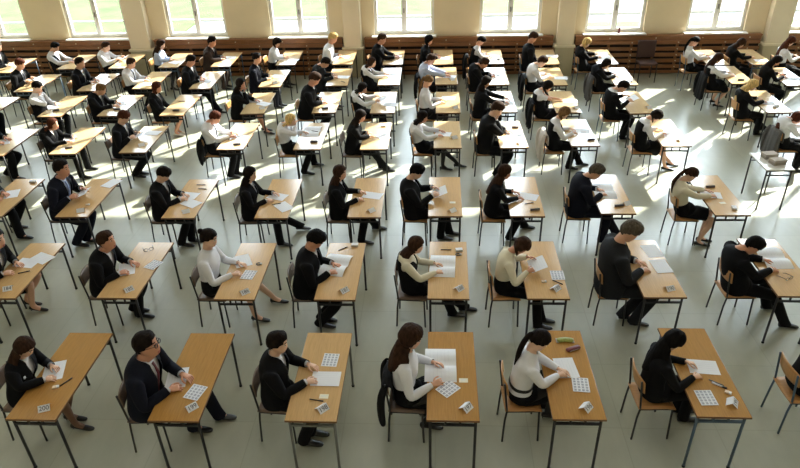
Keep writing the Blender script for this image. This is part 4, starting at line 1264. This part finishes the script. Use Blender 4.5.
ORD = ['', 'first', 'second', 'third', 'fourth', 'fifth', 'sixth', 'seventh', 'eighth', 'ninth', 'tenth', 'eleventh', 'twelfth', 'thirteenth', 'fourteenth']
ROWS = {'A': 'front row', 'B': 'second row from front', 'C': 'third row from front', 'D': 'fourth row from front', 'E': 'fifth row from front', 'F': 'sixth row from front', 'G': 'back row'}
order = {}
for r in SEATS:
    if r['d']:
        order.setdefault(r['k'][0], []).append((r['d'][0], r['k']))
WHERE = {}
for row, l in order.items():
    l.sort()
    for i, (_, k) in enumerate(l):
        n = len(l)
        WHERE[k] = (ORD[i + 1] + ' desk from left' if i < (n + 1) // 2 else (ORD[n - i] + ' desk from right' if n - i > 1 else 'rightmost desk')) + ', ' + ROWS[row]
        if i == 0:
            WHERE[k] = 'leftmost desk, ' + ROWS[row]
ITEM = {'sheet': ('white exam sheet on', 'paper', 'exam papers on the desks'), 'booklet': ('open exam booklet on', 'booklet', 'exam booklets on the desks'),
        'codes': ('sticker sheet of dark codes on', 'sticker sheet', 'code sticker sheets on the desks'), 'card': ('folded white number card on', 'card', 'number cards on the desks'),
        'pen': ('dark pen lying on', 'pen', 'pens on the desks'), 'marker': ('white pen with dark cap on', 'pen', 'pens on the desks'), 'eraser': ('white eraser on', 'eraser', 'erasers on the desks'),
        'label': ('small ivory card on', 'card', 'small cards on the desks'), 'case': ('dark pencil case on', 'pencil case', 'pencil cases on the desks'), 'box': ('small pale box on', 'box', 'small boxes on the desks'),
        'wrapper': ('green snack pack on', 'snack pack', None), 'glasses_case': ('red glasses case on', 'glasses case', None), 'glasses': ('dark eyeglasses on', 'eyeglasses', None), 'watch': ('dark wristwatch on', 'watch', 'watches on the desks')}
BLUE_DESK = {'A6', 'F0', 'G0', 'G4', 'G13', 'G3'}
BLUE_CHAIR = {'A7', 'G11', 'G12', 'G10', 'E10'}
for r in SEATS:
    k = r['k']
    where = WHERE.get(k, {'A7': 'right edge of front row', 'D11': 'right edge beside the small table with boxes', 'G14': 'right edge of back row'}.get(k))
    rnd = random.Random(k)
    px, py = r['p']
    dx = (r['d'][0] if r['d'] else px + .43) - px
    if r['d']:
        x, y, th = r['d']
        d = inst(desk_blue if k in BLUE_DESK else desk_grey if k == 'A3' else desk_black)
        place(d, x, y, 0, th)
        w = 0 if k in ('A1', 'A2', 'A4', 'A5', 'A6') else 1 if k[0] in 'AB' else 2 if k[0] in 'DEFG' else 1
        tone = ('golden brown', 'tan', 'pale wood')[w]
        for ch in d.children:
            if ch.name.startswith('tabletop'):
                ch.material_slots[0].link = 'OBJECT'
                ch.material_slots[0].material = WOOD[w]
        tag(d, tone + ' exam desk, ' + where.replace(' desk', ''), 'desk', 'exam desks in rows')
    body, p = make_person(r, dx)
    lab = 'person ' + r['desc'] + ', ' + where
    tag(body, lab, 'person', 'people sitting the exam')
    c = inst(chair_blue if k in BLUE_CHAIR else chair_black)
    place(c, px - .01, py, 0, rnd.uniform(-.06, .06))
    shaded_ = k in ('A1', 'A2', 'A3', 'A4', 'B1', 'B2', 'B3', 'B4', 'B5', 'C0', 'C1', 'C2', 'C3', 'C4', 'D0', 'D1', 'D2', 'D5')  # left-hand chairs take the plywood with shade painted into its colour
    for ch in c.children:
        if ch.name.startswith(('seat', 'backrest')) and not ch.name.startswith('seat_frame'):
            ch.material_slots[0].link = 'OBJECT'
            ch.material_slots[0].material = M_PLY_SHADE if shaded_ else M_PLY
    tag(c, ('dark ' if shaded_ else 'tan ') + 'plywood school chair at ' + where, 'chair', 'school chairs at the exam desks')
    if r.get('coat'):
        co = make_coat(px, py, r['coat'], k)
        tag(co, r['coat'] + ' jacket hung on chair at ' + where, 'jacket', 'jackets hung on chairs')
    seen = {}
    for it in r['i']:
        kind, ix, iy, rot = it[:4]
        seen.setdefault(kind, []).append(it)
    z = DH
    for n_, it in enumerate(r['i']):
        kind, ix, iy, rot = it[:4]
        ix = max(-.20, min(.20, ix))
        iy = max(-.58, min(.58, iy))
        o = get(kind)
        zz = DH + .0003 + (.0035 if n_ and kind in ('sheet', 'codes') else 0)
        if kind not in ('sheet', 'booklet', 'codes', 'card', 'label'):
            for jt in r['i']:
                if jt[0] in ('sheet', 'booklet') and abs(jt[1] - ix) < .16 and abs(jt[2] - iy) < .17:
                    zz = DH + (.032 if jt[0] == 'booklet' else .006)
        if kind == 'case':
            o.scale = (.72, .8, .8)
        if k == 'A4' and kind == 'booklet':
            o.scale = (1.1, 1.2, 1.3)
        place(o, r['d'][0] + ix, r['d'][1] + iy, zz, R(rot) + r['d'][2])
        ph, cat, grp = ITEM[kind]
        if r.get('arms') == 'read' and kind == 'sheet' and n_ == 0:
            # held between both hands, far edge raised towards the reader
            mid_ = (p.wr[1] + p.hd[1][0] * .085 + p.wr[-1] + p.hd[-1][0] * .085) / 2
            o.location = V((px, py, 0)) + mid_ + V((.045, 0, -.012))
            o.rotation_euler = (Matrix.Rotation(R(-22), 3, 'Y') @ Matrix.Rotation(R(6), 3, 'Z')).to_euler()
            ph = 'white sheet held up at'
        if kind == 'card':
            o.rotation_euler.z = R(rot - 90)
            if len(it) > 4 and it[4]:
                cu = bpy.data.curves.new('number', 'FONT')
                cu.body = it[4]
                cu.size = .062
                cu.align_x, cu.align_y = 'CENTER', 'CENTER'
                cu.extrude = .0003
                cu.materials.append(M_INK)
                ft = bpy.data.objects.new('number_text', cu)
                link(ft)
                bpy.context.view_layer.update()
                nm_ = bpy.data.meshes.new_from_object(ft.evaluated_get(bpy.context.evaluated_depsgraph_get()))
                bpy.data.objects.remove(ft)
                nm_.name = 'number'
                t = bpy.data.objects.new('number', nm_)
                link(t, o)
                c_, s_ = .07 * math.cos(R(42)), .07 * math.sin(R(42))
                t.location = (c_ * .5 + .0012, 0, s_ * .5 + .0016)
                t.rotation_euler = (R(42), 0, R(90))
        same = seen[kind]
        if len(same) > 1:
            idx = sorted(same, key=lambda q: -q[2]).index(it)
            ph = ('farther ', 'nearer ')[min(idx, 1)] + ph
        tag(o, ph + ' ' + where, cat, grp)
# small invigilator table with two boxes
t = empty('side_table', (5.59, 10.15, 0))
m = MB().box(-.225, .225, -.34, .34, .738, .76)
m.obj('tabletop', mat('white_laminate', srgb(226, 224, 218), .2, .6), t, bev=.003)
fr = MB()
for y in (-.30, .30):
    fr.box(-.19, .19, y - .011, y + .011, .710, .7375)
    fr.box(-.19, .19, y - .009, y + .009, .63, .65)
for x in (-.185, .185):
    fr.box(x - .011, x + .011, -.30, .30, .710, .7375)
fr.obj('frame', M_STEEL, t)
for x in (-.195, .195):
    for y in (-.30, .30):
        MB().tube([(x, y, .737), (x, y, 0)], .0145, 8).obj('leg', M_STEEL, t, smooth=True)
tag(t, 'small square white topped table carrying two grey boxes', 'table')
for (bx, by, rz, lb) in ((5.60, 10.29, .15, 'grey cardboard box at far side of the small square table'), (5.63, 10.05, .22, 'grey cardboard box at near side of the small square table')):
    o = empty('cardboard_box', (bx, by, .7605), rz)
    MB().box(-.11, .11, -.075, .075, 0, .055).obj('box_base', M_BOX, o, bev=.003)
    MB().box(-.113, .113, -.078, .078, .045, .085).obj('lid', mat('grey_lid', srgb(176, 166, 156), .8), o, bev=.003)
    tag(o, lb, 'box', 'grey boxes on the small table')
# empty upholstered chair against the panelling
t = empty('upholstered_chair', (5.42, 16.85, 0), R(-90))
mu = mat('brown_upholstery', srgb(78, 56, 52), .9, noise=.15, nscale=50)
MB().box(-.21, .23, -.23, .23, .44, .50).obj('seat', mu, t, bev=.02)
bk = MB().box(-.22, -.16, -.23, .23, .55, .98, M=Matrix.Translation((0, 0, 0)))
bk.obj('backrest', mu, t, bev=.02)
for sx in (-.19, .20):
    for sy in (-.21, .21):
        MB().tube([(sx, sy, .44), (sx * 1.05, sy, 0)], .013, 8).obj('leg', M_STEEL, t, smooth=True)
for sy in (-.21, .21):
    MB().tube([(-.19, sy, .44), (-.20, sy, .60)], .013, 8).obj('back_post', M_STEEL, t, smooth=True)
tag(t, 'empty brown upholstered chair standing against the slatted panelling', 'chair')

# ------------------------------------------------------------------ the hall
WS = -.02                      # slight skew of the window wall
WALLY = 17.62


def wy(x, off=0):
    return WALLY + WS * x + off


WROT = math.atan(WS)
WM = Matrix.Translation((0, WALLY, 0)) @ Matrix.Rotation(WROT, 4, 'Z')   # wall frame: x along the wall, y outwards, z up

m_floor = bpy.data.materials.new('lino_floor')
m_floor.use_nodes = True
nt = m_floor.node_tree
b = nt.nodes['Principled BSDF']
tc = nt.nodes.new('ShaderNodeTexCoord')
n1 = nt.nodes.new('ShaderNodeTexNoise')
n1.inputs['Scale'].default_value = .7
n1.inputs['Detail'].default_value = 2
n2 = nt.nodes.new('ShaderNodeTexNoise')
n2.inputs['Scale'].default_value = 9
n2.inputs['Detail'].default_value = 8
mp = nt.nodes.new('ShaderNodeMapping')
mp.inputs['Scale'].default_value = (1, .35, 1)
nt.links.new(tc.outputs['Object'], mp.inputs['Vector'])
nt.links.new(mp.outputs['Vector'], n1.inputs['Vector'])
nt.links.new(mp.outputs['Vector'], n2.inputs['Vector'])
mx = nt.nodes.new('ShaderNodeMix')
mx.data_type = 'RGBA'
mx.inputs[6].default_value = (*srgb(172, 174, 154), 1)
mx.inputs[7].default_value = (*srgb(196, 196, 182), 1)
nt.links.new(n1.outputs['Fac'], mx.inputs[0])
mx2 = nt.nodes.new('ShaderNodeMix')
mx2.data_type = 'RGBA'
mx2.blend_type = 'MULTIPLY'
mx2.inputs[0].default_value = .16
nt.links.new(mx.outputs[2], mx2.inputs[6])
nt.links.new(n2.outputs['Fac'], mx2.inputs[7])
# welded seams of the lino tiles
br = nt.nodes.new('ShaderNodeTexBrick')
br.offset = 0
br.inputs['Scale'].default_value = 1
br.inputs['Brick Width'].default_value = 1.0
br.inputs['Row Height'].default_value = 1.0
br.inputs['Mortar Size'].default_value = .006
br.inputs['Color1'].default_value = (1, 1, 1, 1)
br.inputs['Color2'].default_value = (.94, .95, .96, 1)
br.inputs['Mortar'].default_value = (.86, .86, .84, 1)
nt.links.new(tc.outputs['Object'], br.inputs['Vector'])
mx3 = nt.nodes.new('ShaderNodeMix')
mx3.data_type = 'RGBA'
mx3.blend_type = 'MULTIPLY'
mx3.inputs[0].default_value = 1
nt.links.new(mx2.outputs[2], mx3.inputs[6])
nt.links.new(br.outputs['Color'], mx3.inputs[7])
nt.links.new(mx3.outputs[2], b.inputs['Base Color'])
b.inputs['Roughness'].default_value = .275

m_wall = mat('cream_plaster', srgb(238, 222, 190), .85, .2, noise=.03, nscale=2)
m_pil = mat('pale_plaster', srgb(238, 226, 202), .85, .2, noise=.03, nscale=2)
m_pil2 = mat('olive_plaster', srgb(206, 194, 162), .7, .3, noise=.03, nscale=2)
m_frame = mat('white_window_frame', srgb(244, 243, 240), .45)
m_board = mat('brown_board', srgb(142, 94, 56), .42, .5, noise=.22, nscale=3, stretch=(1, 12, 20))
m_gap = mat('dark_backing', srgb(34, 22, 16), .8)
m_batten = mat('batten', srgb(120, 78, 44), .5, noise=.15, nscale=5)
m_stud = mat('pale_stud', srgb(206, 190, 160), .4)
m_ceil = mat('ceiling_white', srgb(216, 212, 200), .9)


def structure(o):
    o['kind'] = 'structure'
    return o


X0, X1, YB, ZC = -17.0, 17.5, -5.0, 8.4
fl = structure(MB().box(X0, X1, YB, 18.6, -.1, 0).obj('floor', m_floor))
structure(MB().box(X0, X1, YB, 18.9, ZC, ZC + .15).obj('ceiling', m_ceil))
structure(MB().box(X0 - .2, X0, YB, 18.9, 0, ZC).obj('wall_left', m_wall))
structure(MB().box(X1, X1 + .2, YB, 18.9, 0, ZC).obj('wall_right', m_wall))
structure(MB().box(X0, X1, YB - .2, YB, 0, ZC).obj('wall_front', m_wall))
# window wall with openings
WIN = [(-13.0, -11.33), (-10.16, -8.48), (-7.32, -5.67), (-4.46, -2.85), (-1.64, -.04), (1.15, 2.76), (3.91, 5.41), (6.48, 7.95), (9.06, 10.6), (11.85, 13.4), (14.6, 16.1)]
Z0, Z1 = 1.07, 7.6
TH = .30
wl = MB()
xs = [X0 - .1]
for a, c in WIN:
    xs += [a, c]
xs.append(X1 + .1)
for i in range(0, len(xs), 2):
    wl.box(xs[i], xs[i + 1], 0, TH, 0, ZC, M=WM)
for a, c in WIN:
    wl.box(a, c, 0, TH, 0, Z0, M=WM)
    wl.box(a, c, 0, TH, Z1, ZC, M=WM)
structure(wl.obj('wall_back', m_wall))
m_glass = bpy.data.materials.new('window_glass')
m_glass.use_nodes = True
g = m_glass.node_tree
for nn in list(g.nodes):
    g.nodes.remove(nn)
go = g.nodes.new('ShaderNodeOutputMaterial')
tr = g.nodes.new('ShaderNodeBsdfTransparent')
tr.inputs['Color'].default_value = (.96, .98, .97, 1)
gl = g.nodes.new('ShaderNodeBsdfGlossy')
gl.inputs['Roughness'].default_value = .02
ms = g.nodes.new('ShaderNodeMixShader')
fr_ = g.nodes.new('ShaderNodeFresnel')
fr_.inputs['IOR'].default_value = 1.3
mu_ = g.nodes.new('ShaderNodeMath')
mu_.operation = 'MULTIPLY'
mu_.inputs[1].default_value = .5
g.links.new(fr_.outputs['Fac'], mu_.inputs[0])
g.links.new(mu_.outputs[0], ms.inputs['Fac'])
g.links.new(tr.outputs[0], ms.inputs[1])
g.links.new(gl.outputs[0], ms.inputs[2])
g.links.new(ms.outputs[0], go.inputs['Surface'])
for i, (a, c) in enumerate(WIN):
    e = empty('window_%d' % (i + 1), WM @ V(((a + c) / 2, 0, Z0)), WROT)
    structure(e)
    w = (c - a) / 2
    h = Z1 - Z0
    f = MB()
    d0, d1 = .10, .17
    fw_ = .045
    f.box(-w, -w + fw_, d0, d1, 0, h).box(w - fw_, w, d0, d1, 0, h).box(-w + fw_, w - fw_, d0, d1, 0, .05).box(-w + fw_, w - fw_, d0, d1, h - .05, h)
    f.box(-.03, .03, d0, d1, .05, h - .05)
    f.obj('window_frame', m_frame, e, bev=.006)
    t_ = MB().box(-w + fw_, w - fw_, d0 + .002, d1 - .002, 1.90, 2.02)
    t_.box(-w + fw_, w - fw_, d0 + .002, d1 - .002, 4.1, 4.22)
    t_.obj('transom', m_frame, e)
    for (q0, q1) in ((-w + fw_, -.03), (.03, w - fw_)):
        for (z0, z1) in ((.05, 1.90), (2.02, 4.1), (4.22, h - .05)):
            s = MB()
            s.box(q0, q0 + .038, d0 - .02, d1 - .02, z0, z1).box(q1 - .038, q1, d0 - .02, d1 - .02, z0, z1)
            s.box(q0 + .038, q1 - .038, d0 - .02, d1 - .02, z0, z0 + .05).box(q0 + .038, q1 - .038, d0 - .02, d1 - .02, z1 - .05, z1)
            s.obj('sash', m_frame, e, bev=.004)
    MB().box(-.012, .012, d0 - .045, d0 - .02, .55, .67).obj('handle', M_GREY, e)
    gp = MB()
    gp.box(-w + .1, w - .1, d0 + .03, d0 + .034, .1, h - .1)
    gp.obj('pane', m_glass, e)
    MB().box(-w - .06, w + .06, -.17, .10, -.035, -.002).obj('sill', m_frame, e, bev=.006)
# pillars between the bays
for i, (a, c) in enumerate([(-8.36, -7.80), (-2.44, -1.98), (3.17, 3.60), (8.45, 8.98), (-14.0, -13.4), (14.1, 14.5)]):
    pm = MB().box(a, c, -.26, 0, .80, ZC, M=WM)
    p_ = structure(pm.obj('pillar_%d' % (i + 1), m_pil, bev=.01))
    MB().box(a - .03, c + .03, -.28, 0, 0, .76, M=WM).obj('plinth', m_pil2, p_, bev=.008)
    MB().box(a - .06, c + .06, -.31, 0, .76, .815, M=WM).obj('moulding', m_pil, p_, bev=.012)
# slatted wooden panelling along the wall, one unit per bay
for i, (a, c) in enumerate([(-13.36, -8.42), (-7.73, -2.51), (-1.91, 3.10), (3.67, 8.38), (9.05, 14.0)]):
    t = empty('slatted_panelling', (0, 0, 0))
    MB().box(a, c, -.06, -.005, 0, 1.0, M=WM).obj('backing', m_gap, t)
    for z0, z1 in ((.895, 1.0), (.785, .885), (.62, .715), (.465, .56), (.31, .405), (.155, .25), (.02, .10)):
        MB().box(a, c, -.135, -.105, z0, z1, M=WM).obj('board', m_board, t, bev=.006)
    n = max(2, round((c - a) / .62))
    for q in range(n):
        x = a + (c - a) * (q + .5) / n
        bt = MB().box(x - .03, x + .03, -.105, -.06, .02, 1.0, M=WM).obj('batten', m_batten, t)
        for z in ((.835, .667, .51, .357, .2) if q % 2 == 0 else (.95, .667, .51, .357, .2)):
            MB().tube([WM @ V((x, -.134, z)), WM @ V((x, -.150, z))], .016, 10).obj('stud', m_stud, bt)
    MB().box(a, c, -.175, -.005, 1.0, 1.03, M=WM).obj('top_rail', m_board, t, bev=.006)
    tag(t, 'brown slatted wooden panelling under windows, ' + ('far left bay', 'second bay from left', 'middle bay', 'bay behind empty chair', 'far right bay')[i], 'panelling', 'slatted panelling under the windows')
# small dark bottle on the sill
o = empty('small_bottle', WM @ V((4.78, -.06, Z0 - .001)))
MB().tube([(0, 0, 0), (0, 0, .10), (0, 0, .125), (0, 0, .14)], [.03, .03, .014, .013], 12).obj('bottle_body', M_REDC, o, smooth=True)
MB().tube([(0, 0, .138), (0, 0, .165)], .016, 10).obj('cap', M_PENB, o, smooth=True)
tag(o, 'small dark bottle standing on the white window sill', 'bottle')
# outside ground
m_lawn = mat('lawn', srgb(64, 80, 46), .9, .1, noise=.25, nscale=1.2)
m_pave = mat('pale_paving', srgb(100, 102, 108), .9, .1, noise=.06, nscale=2)
structure(MB().box(-40, 40, 18.9, 25.6, -.35, -.25).obj('pavement', m_pave))
structure(MB().box(-60, 60, 25.6, 70, -.35, -.22).obj('lawn', m_lawn))
structure(MB().box(-40, -9.2, 22.6, 25.4, -.26, -.20).obj('verge', m_lawn))
structure(MB().box(4.9, 30, 20.4, 24.2, -.26, -.21).obj('verge', m_lawn))
structure(MB().box(4.9, 60, 25.7, 36, -.23, -.19).obj('road', m_pave))
structure(MB().box(-60, 60, 25.5, 25.62, -.25, -.17).obj('kerb', mat('kerb_stone', srgb(128, 130, 126), .9)))

# ------------------------------------------------------------------ light
w = bpy.data.worlds.new('sky')
scene.world = w
w.use_nodes = True
wn = w.node_tree
bg = wn.nodes['Background']
bg.inputs['Color'].default_value = (.78, .89, 1.0, 1)
# sky brightens towards the sun
az, el = R(42), R(34)
sd = V((math.sin(az) * math.cos(el), math.cos(az) * math.cos(el), math.sin(el)))
wt = wn.nodes.new('ShaderNodeTexCoord')
vd = wn.nodes.new('ShaderNodeVectorMath')
vd.operation = 'DOT_PRODUCT'
vd.inputs[1].default_value = sd
wn.links.new(wt.outputs['Generated'], vd.inputs[0])
m0 = wn.nodes.new('ShaderNodeMath')
m0.operation = 'MAXIMUM'
m0.inputs[1].default_value = 0
wn.links.new(vd.outputs['Value'], m0.inputs[0])
m1 = wn.nodes.new('ShaderNodeMath')
m1.operation = 'POWER'
m1.inputs[1].default_value = 4
wn.links.new(m0.outputs[0], m1.inputs[0])
m2 = wn.nodes.new('ShaderNodeMath')
m2.operation = 'MULTIPLY_ADD'
m2.inputs[1].default_value = 12
m2.inputs[2].default_value = 8.5
wn.links.new(m1.outputs[0], m2.inputs[0])
wn.links.new(m2.outputs[0], bg.inputs['Strength'])
sun = bpy.data.lights.new('sun', 'SUN')
sun.energy = 40
sun.color = (1, .95, .84)
sun.angle = R(.6)
so = bpy.data.objects.new('sun', sun)
so.rotation_euler = sd.to_track_quat('Z', 'Y').to_euler()
so.location = (20, 40, 20)
link(so)
for i, (a, c) in enumerate(WIN):
    L = bpy.data.lights.new('window_portal', 'AREA')
    L.shape = 'RECTANGLE'
    L.size, L.size_y = c - a, Z1 - Z0
    L.cycles.is_portal = True
    o = bpy.data.objects.new('window_portal', L)
    o.matrix_world = Matrix.Translation(WM @ V(((a + c) / 2, TH + .02, (Z0 + Z1) / 2))) @ Matrix.Rotation(WROT, 4, 'Z') @ Matrix.Rotation(R(-90), 4, 'X')
    link(o)
for i, (x, y) in enumerate([(-8, 1), (-1, 1), (6, 1), (-8, 9), (-1, 9), (6, 9)]):  # unseen overhead fill lights, added for ambient brightness
    L = bpy.data.lights.new('fill_light', 'AREA')
    L.shape = 'RECTANGLE'
    L.size, L.size_y = 3.5, 3.5
    L.energy = 60
    L.color = (1, .96, .9)
    o = bpy.data.objects.new('fill_light', L)
    o.location = (x, y, ZC - .05)
    link(o)

# ------------------------------------------------------------------ camera
F, PITCH, YAW, ROLL, CH = 648.16, .540603, -.063716, -.031829, 5.43936
cp, sp = math.cos(PITCH), math.sin(PITCH)
fw = V((math.sin(YAW) * cp, math.cos(YAW) * cp, -sp))
ri = V((math.cos(YAW), -math.sin(YAW), 0))
up = ri.cross(fw)
r2 = ri * math.cos(ROLL) + up * math.sin(ROLL)
u2 = -ri * math.sin(ROLL) + up * math.cos(ROLL)
cam = bpy.data.cameras.new('camera')
co = bpy.data.objects.new('camera', cam)
cam.sensor_width = 36
cam.lens = F / 800 * 36
cam.clip_end = 200
M = Matrix((r2, u2, -fw)).transposed().to_4x4()
M.translation = V((0, 0, CH))
co.matrix_world = M
link(co)
scene.camera = co
scene.view_settings.view_transform = 'Standard'
scene.view_settings.look = 'None'
scene.view_settings.exposure = 0
scene.cycles.max_bounces = 6
scene.cycles.diffuse_bounces = 4
scene.cycles.glossy_bounces = 3
scene.cycles.transparent_max_bounces = 8
scene.cycles.sample_clamp_indirect = 6
scene.cycles.caustics_reflective = False
scene.cycles.caustics_refractive = False
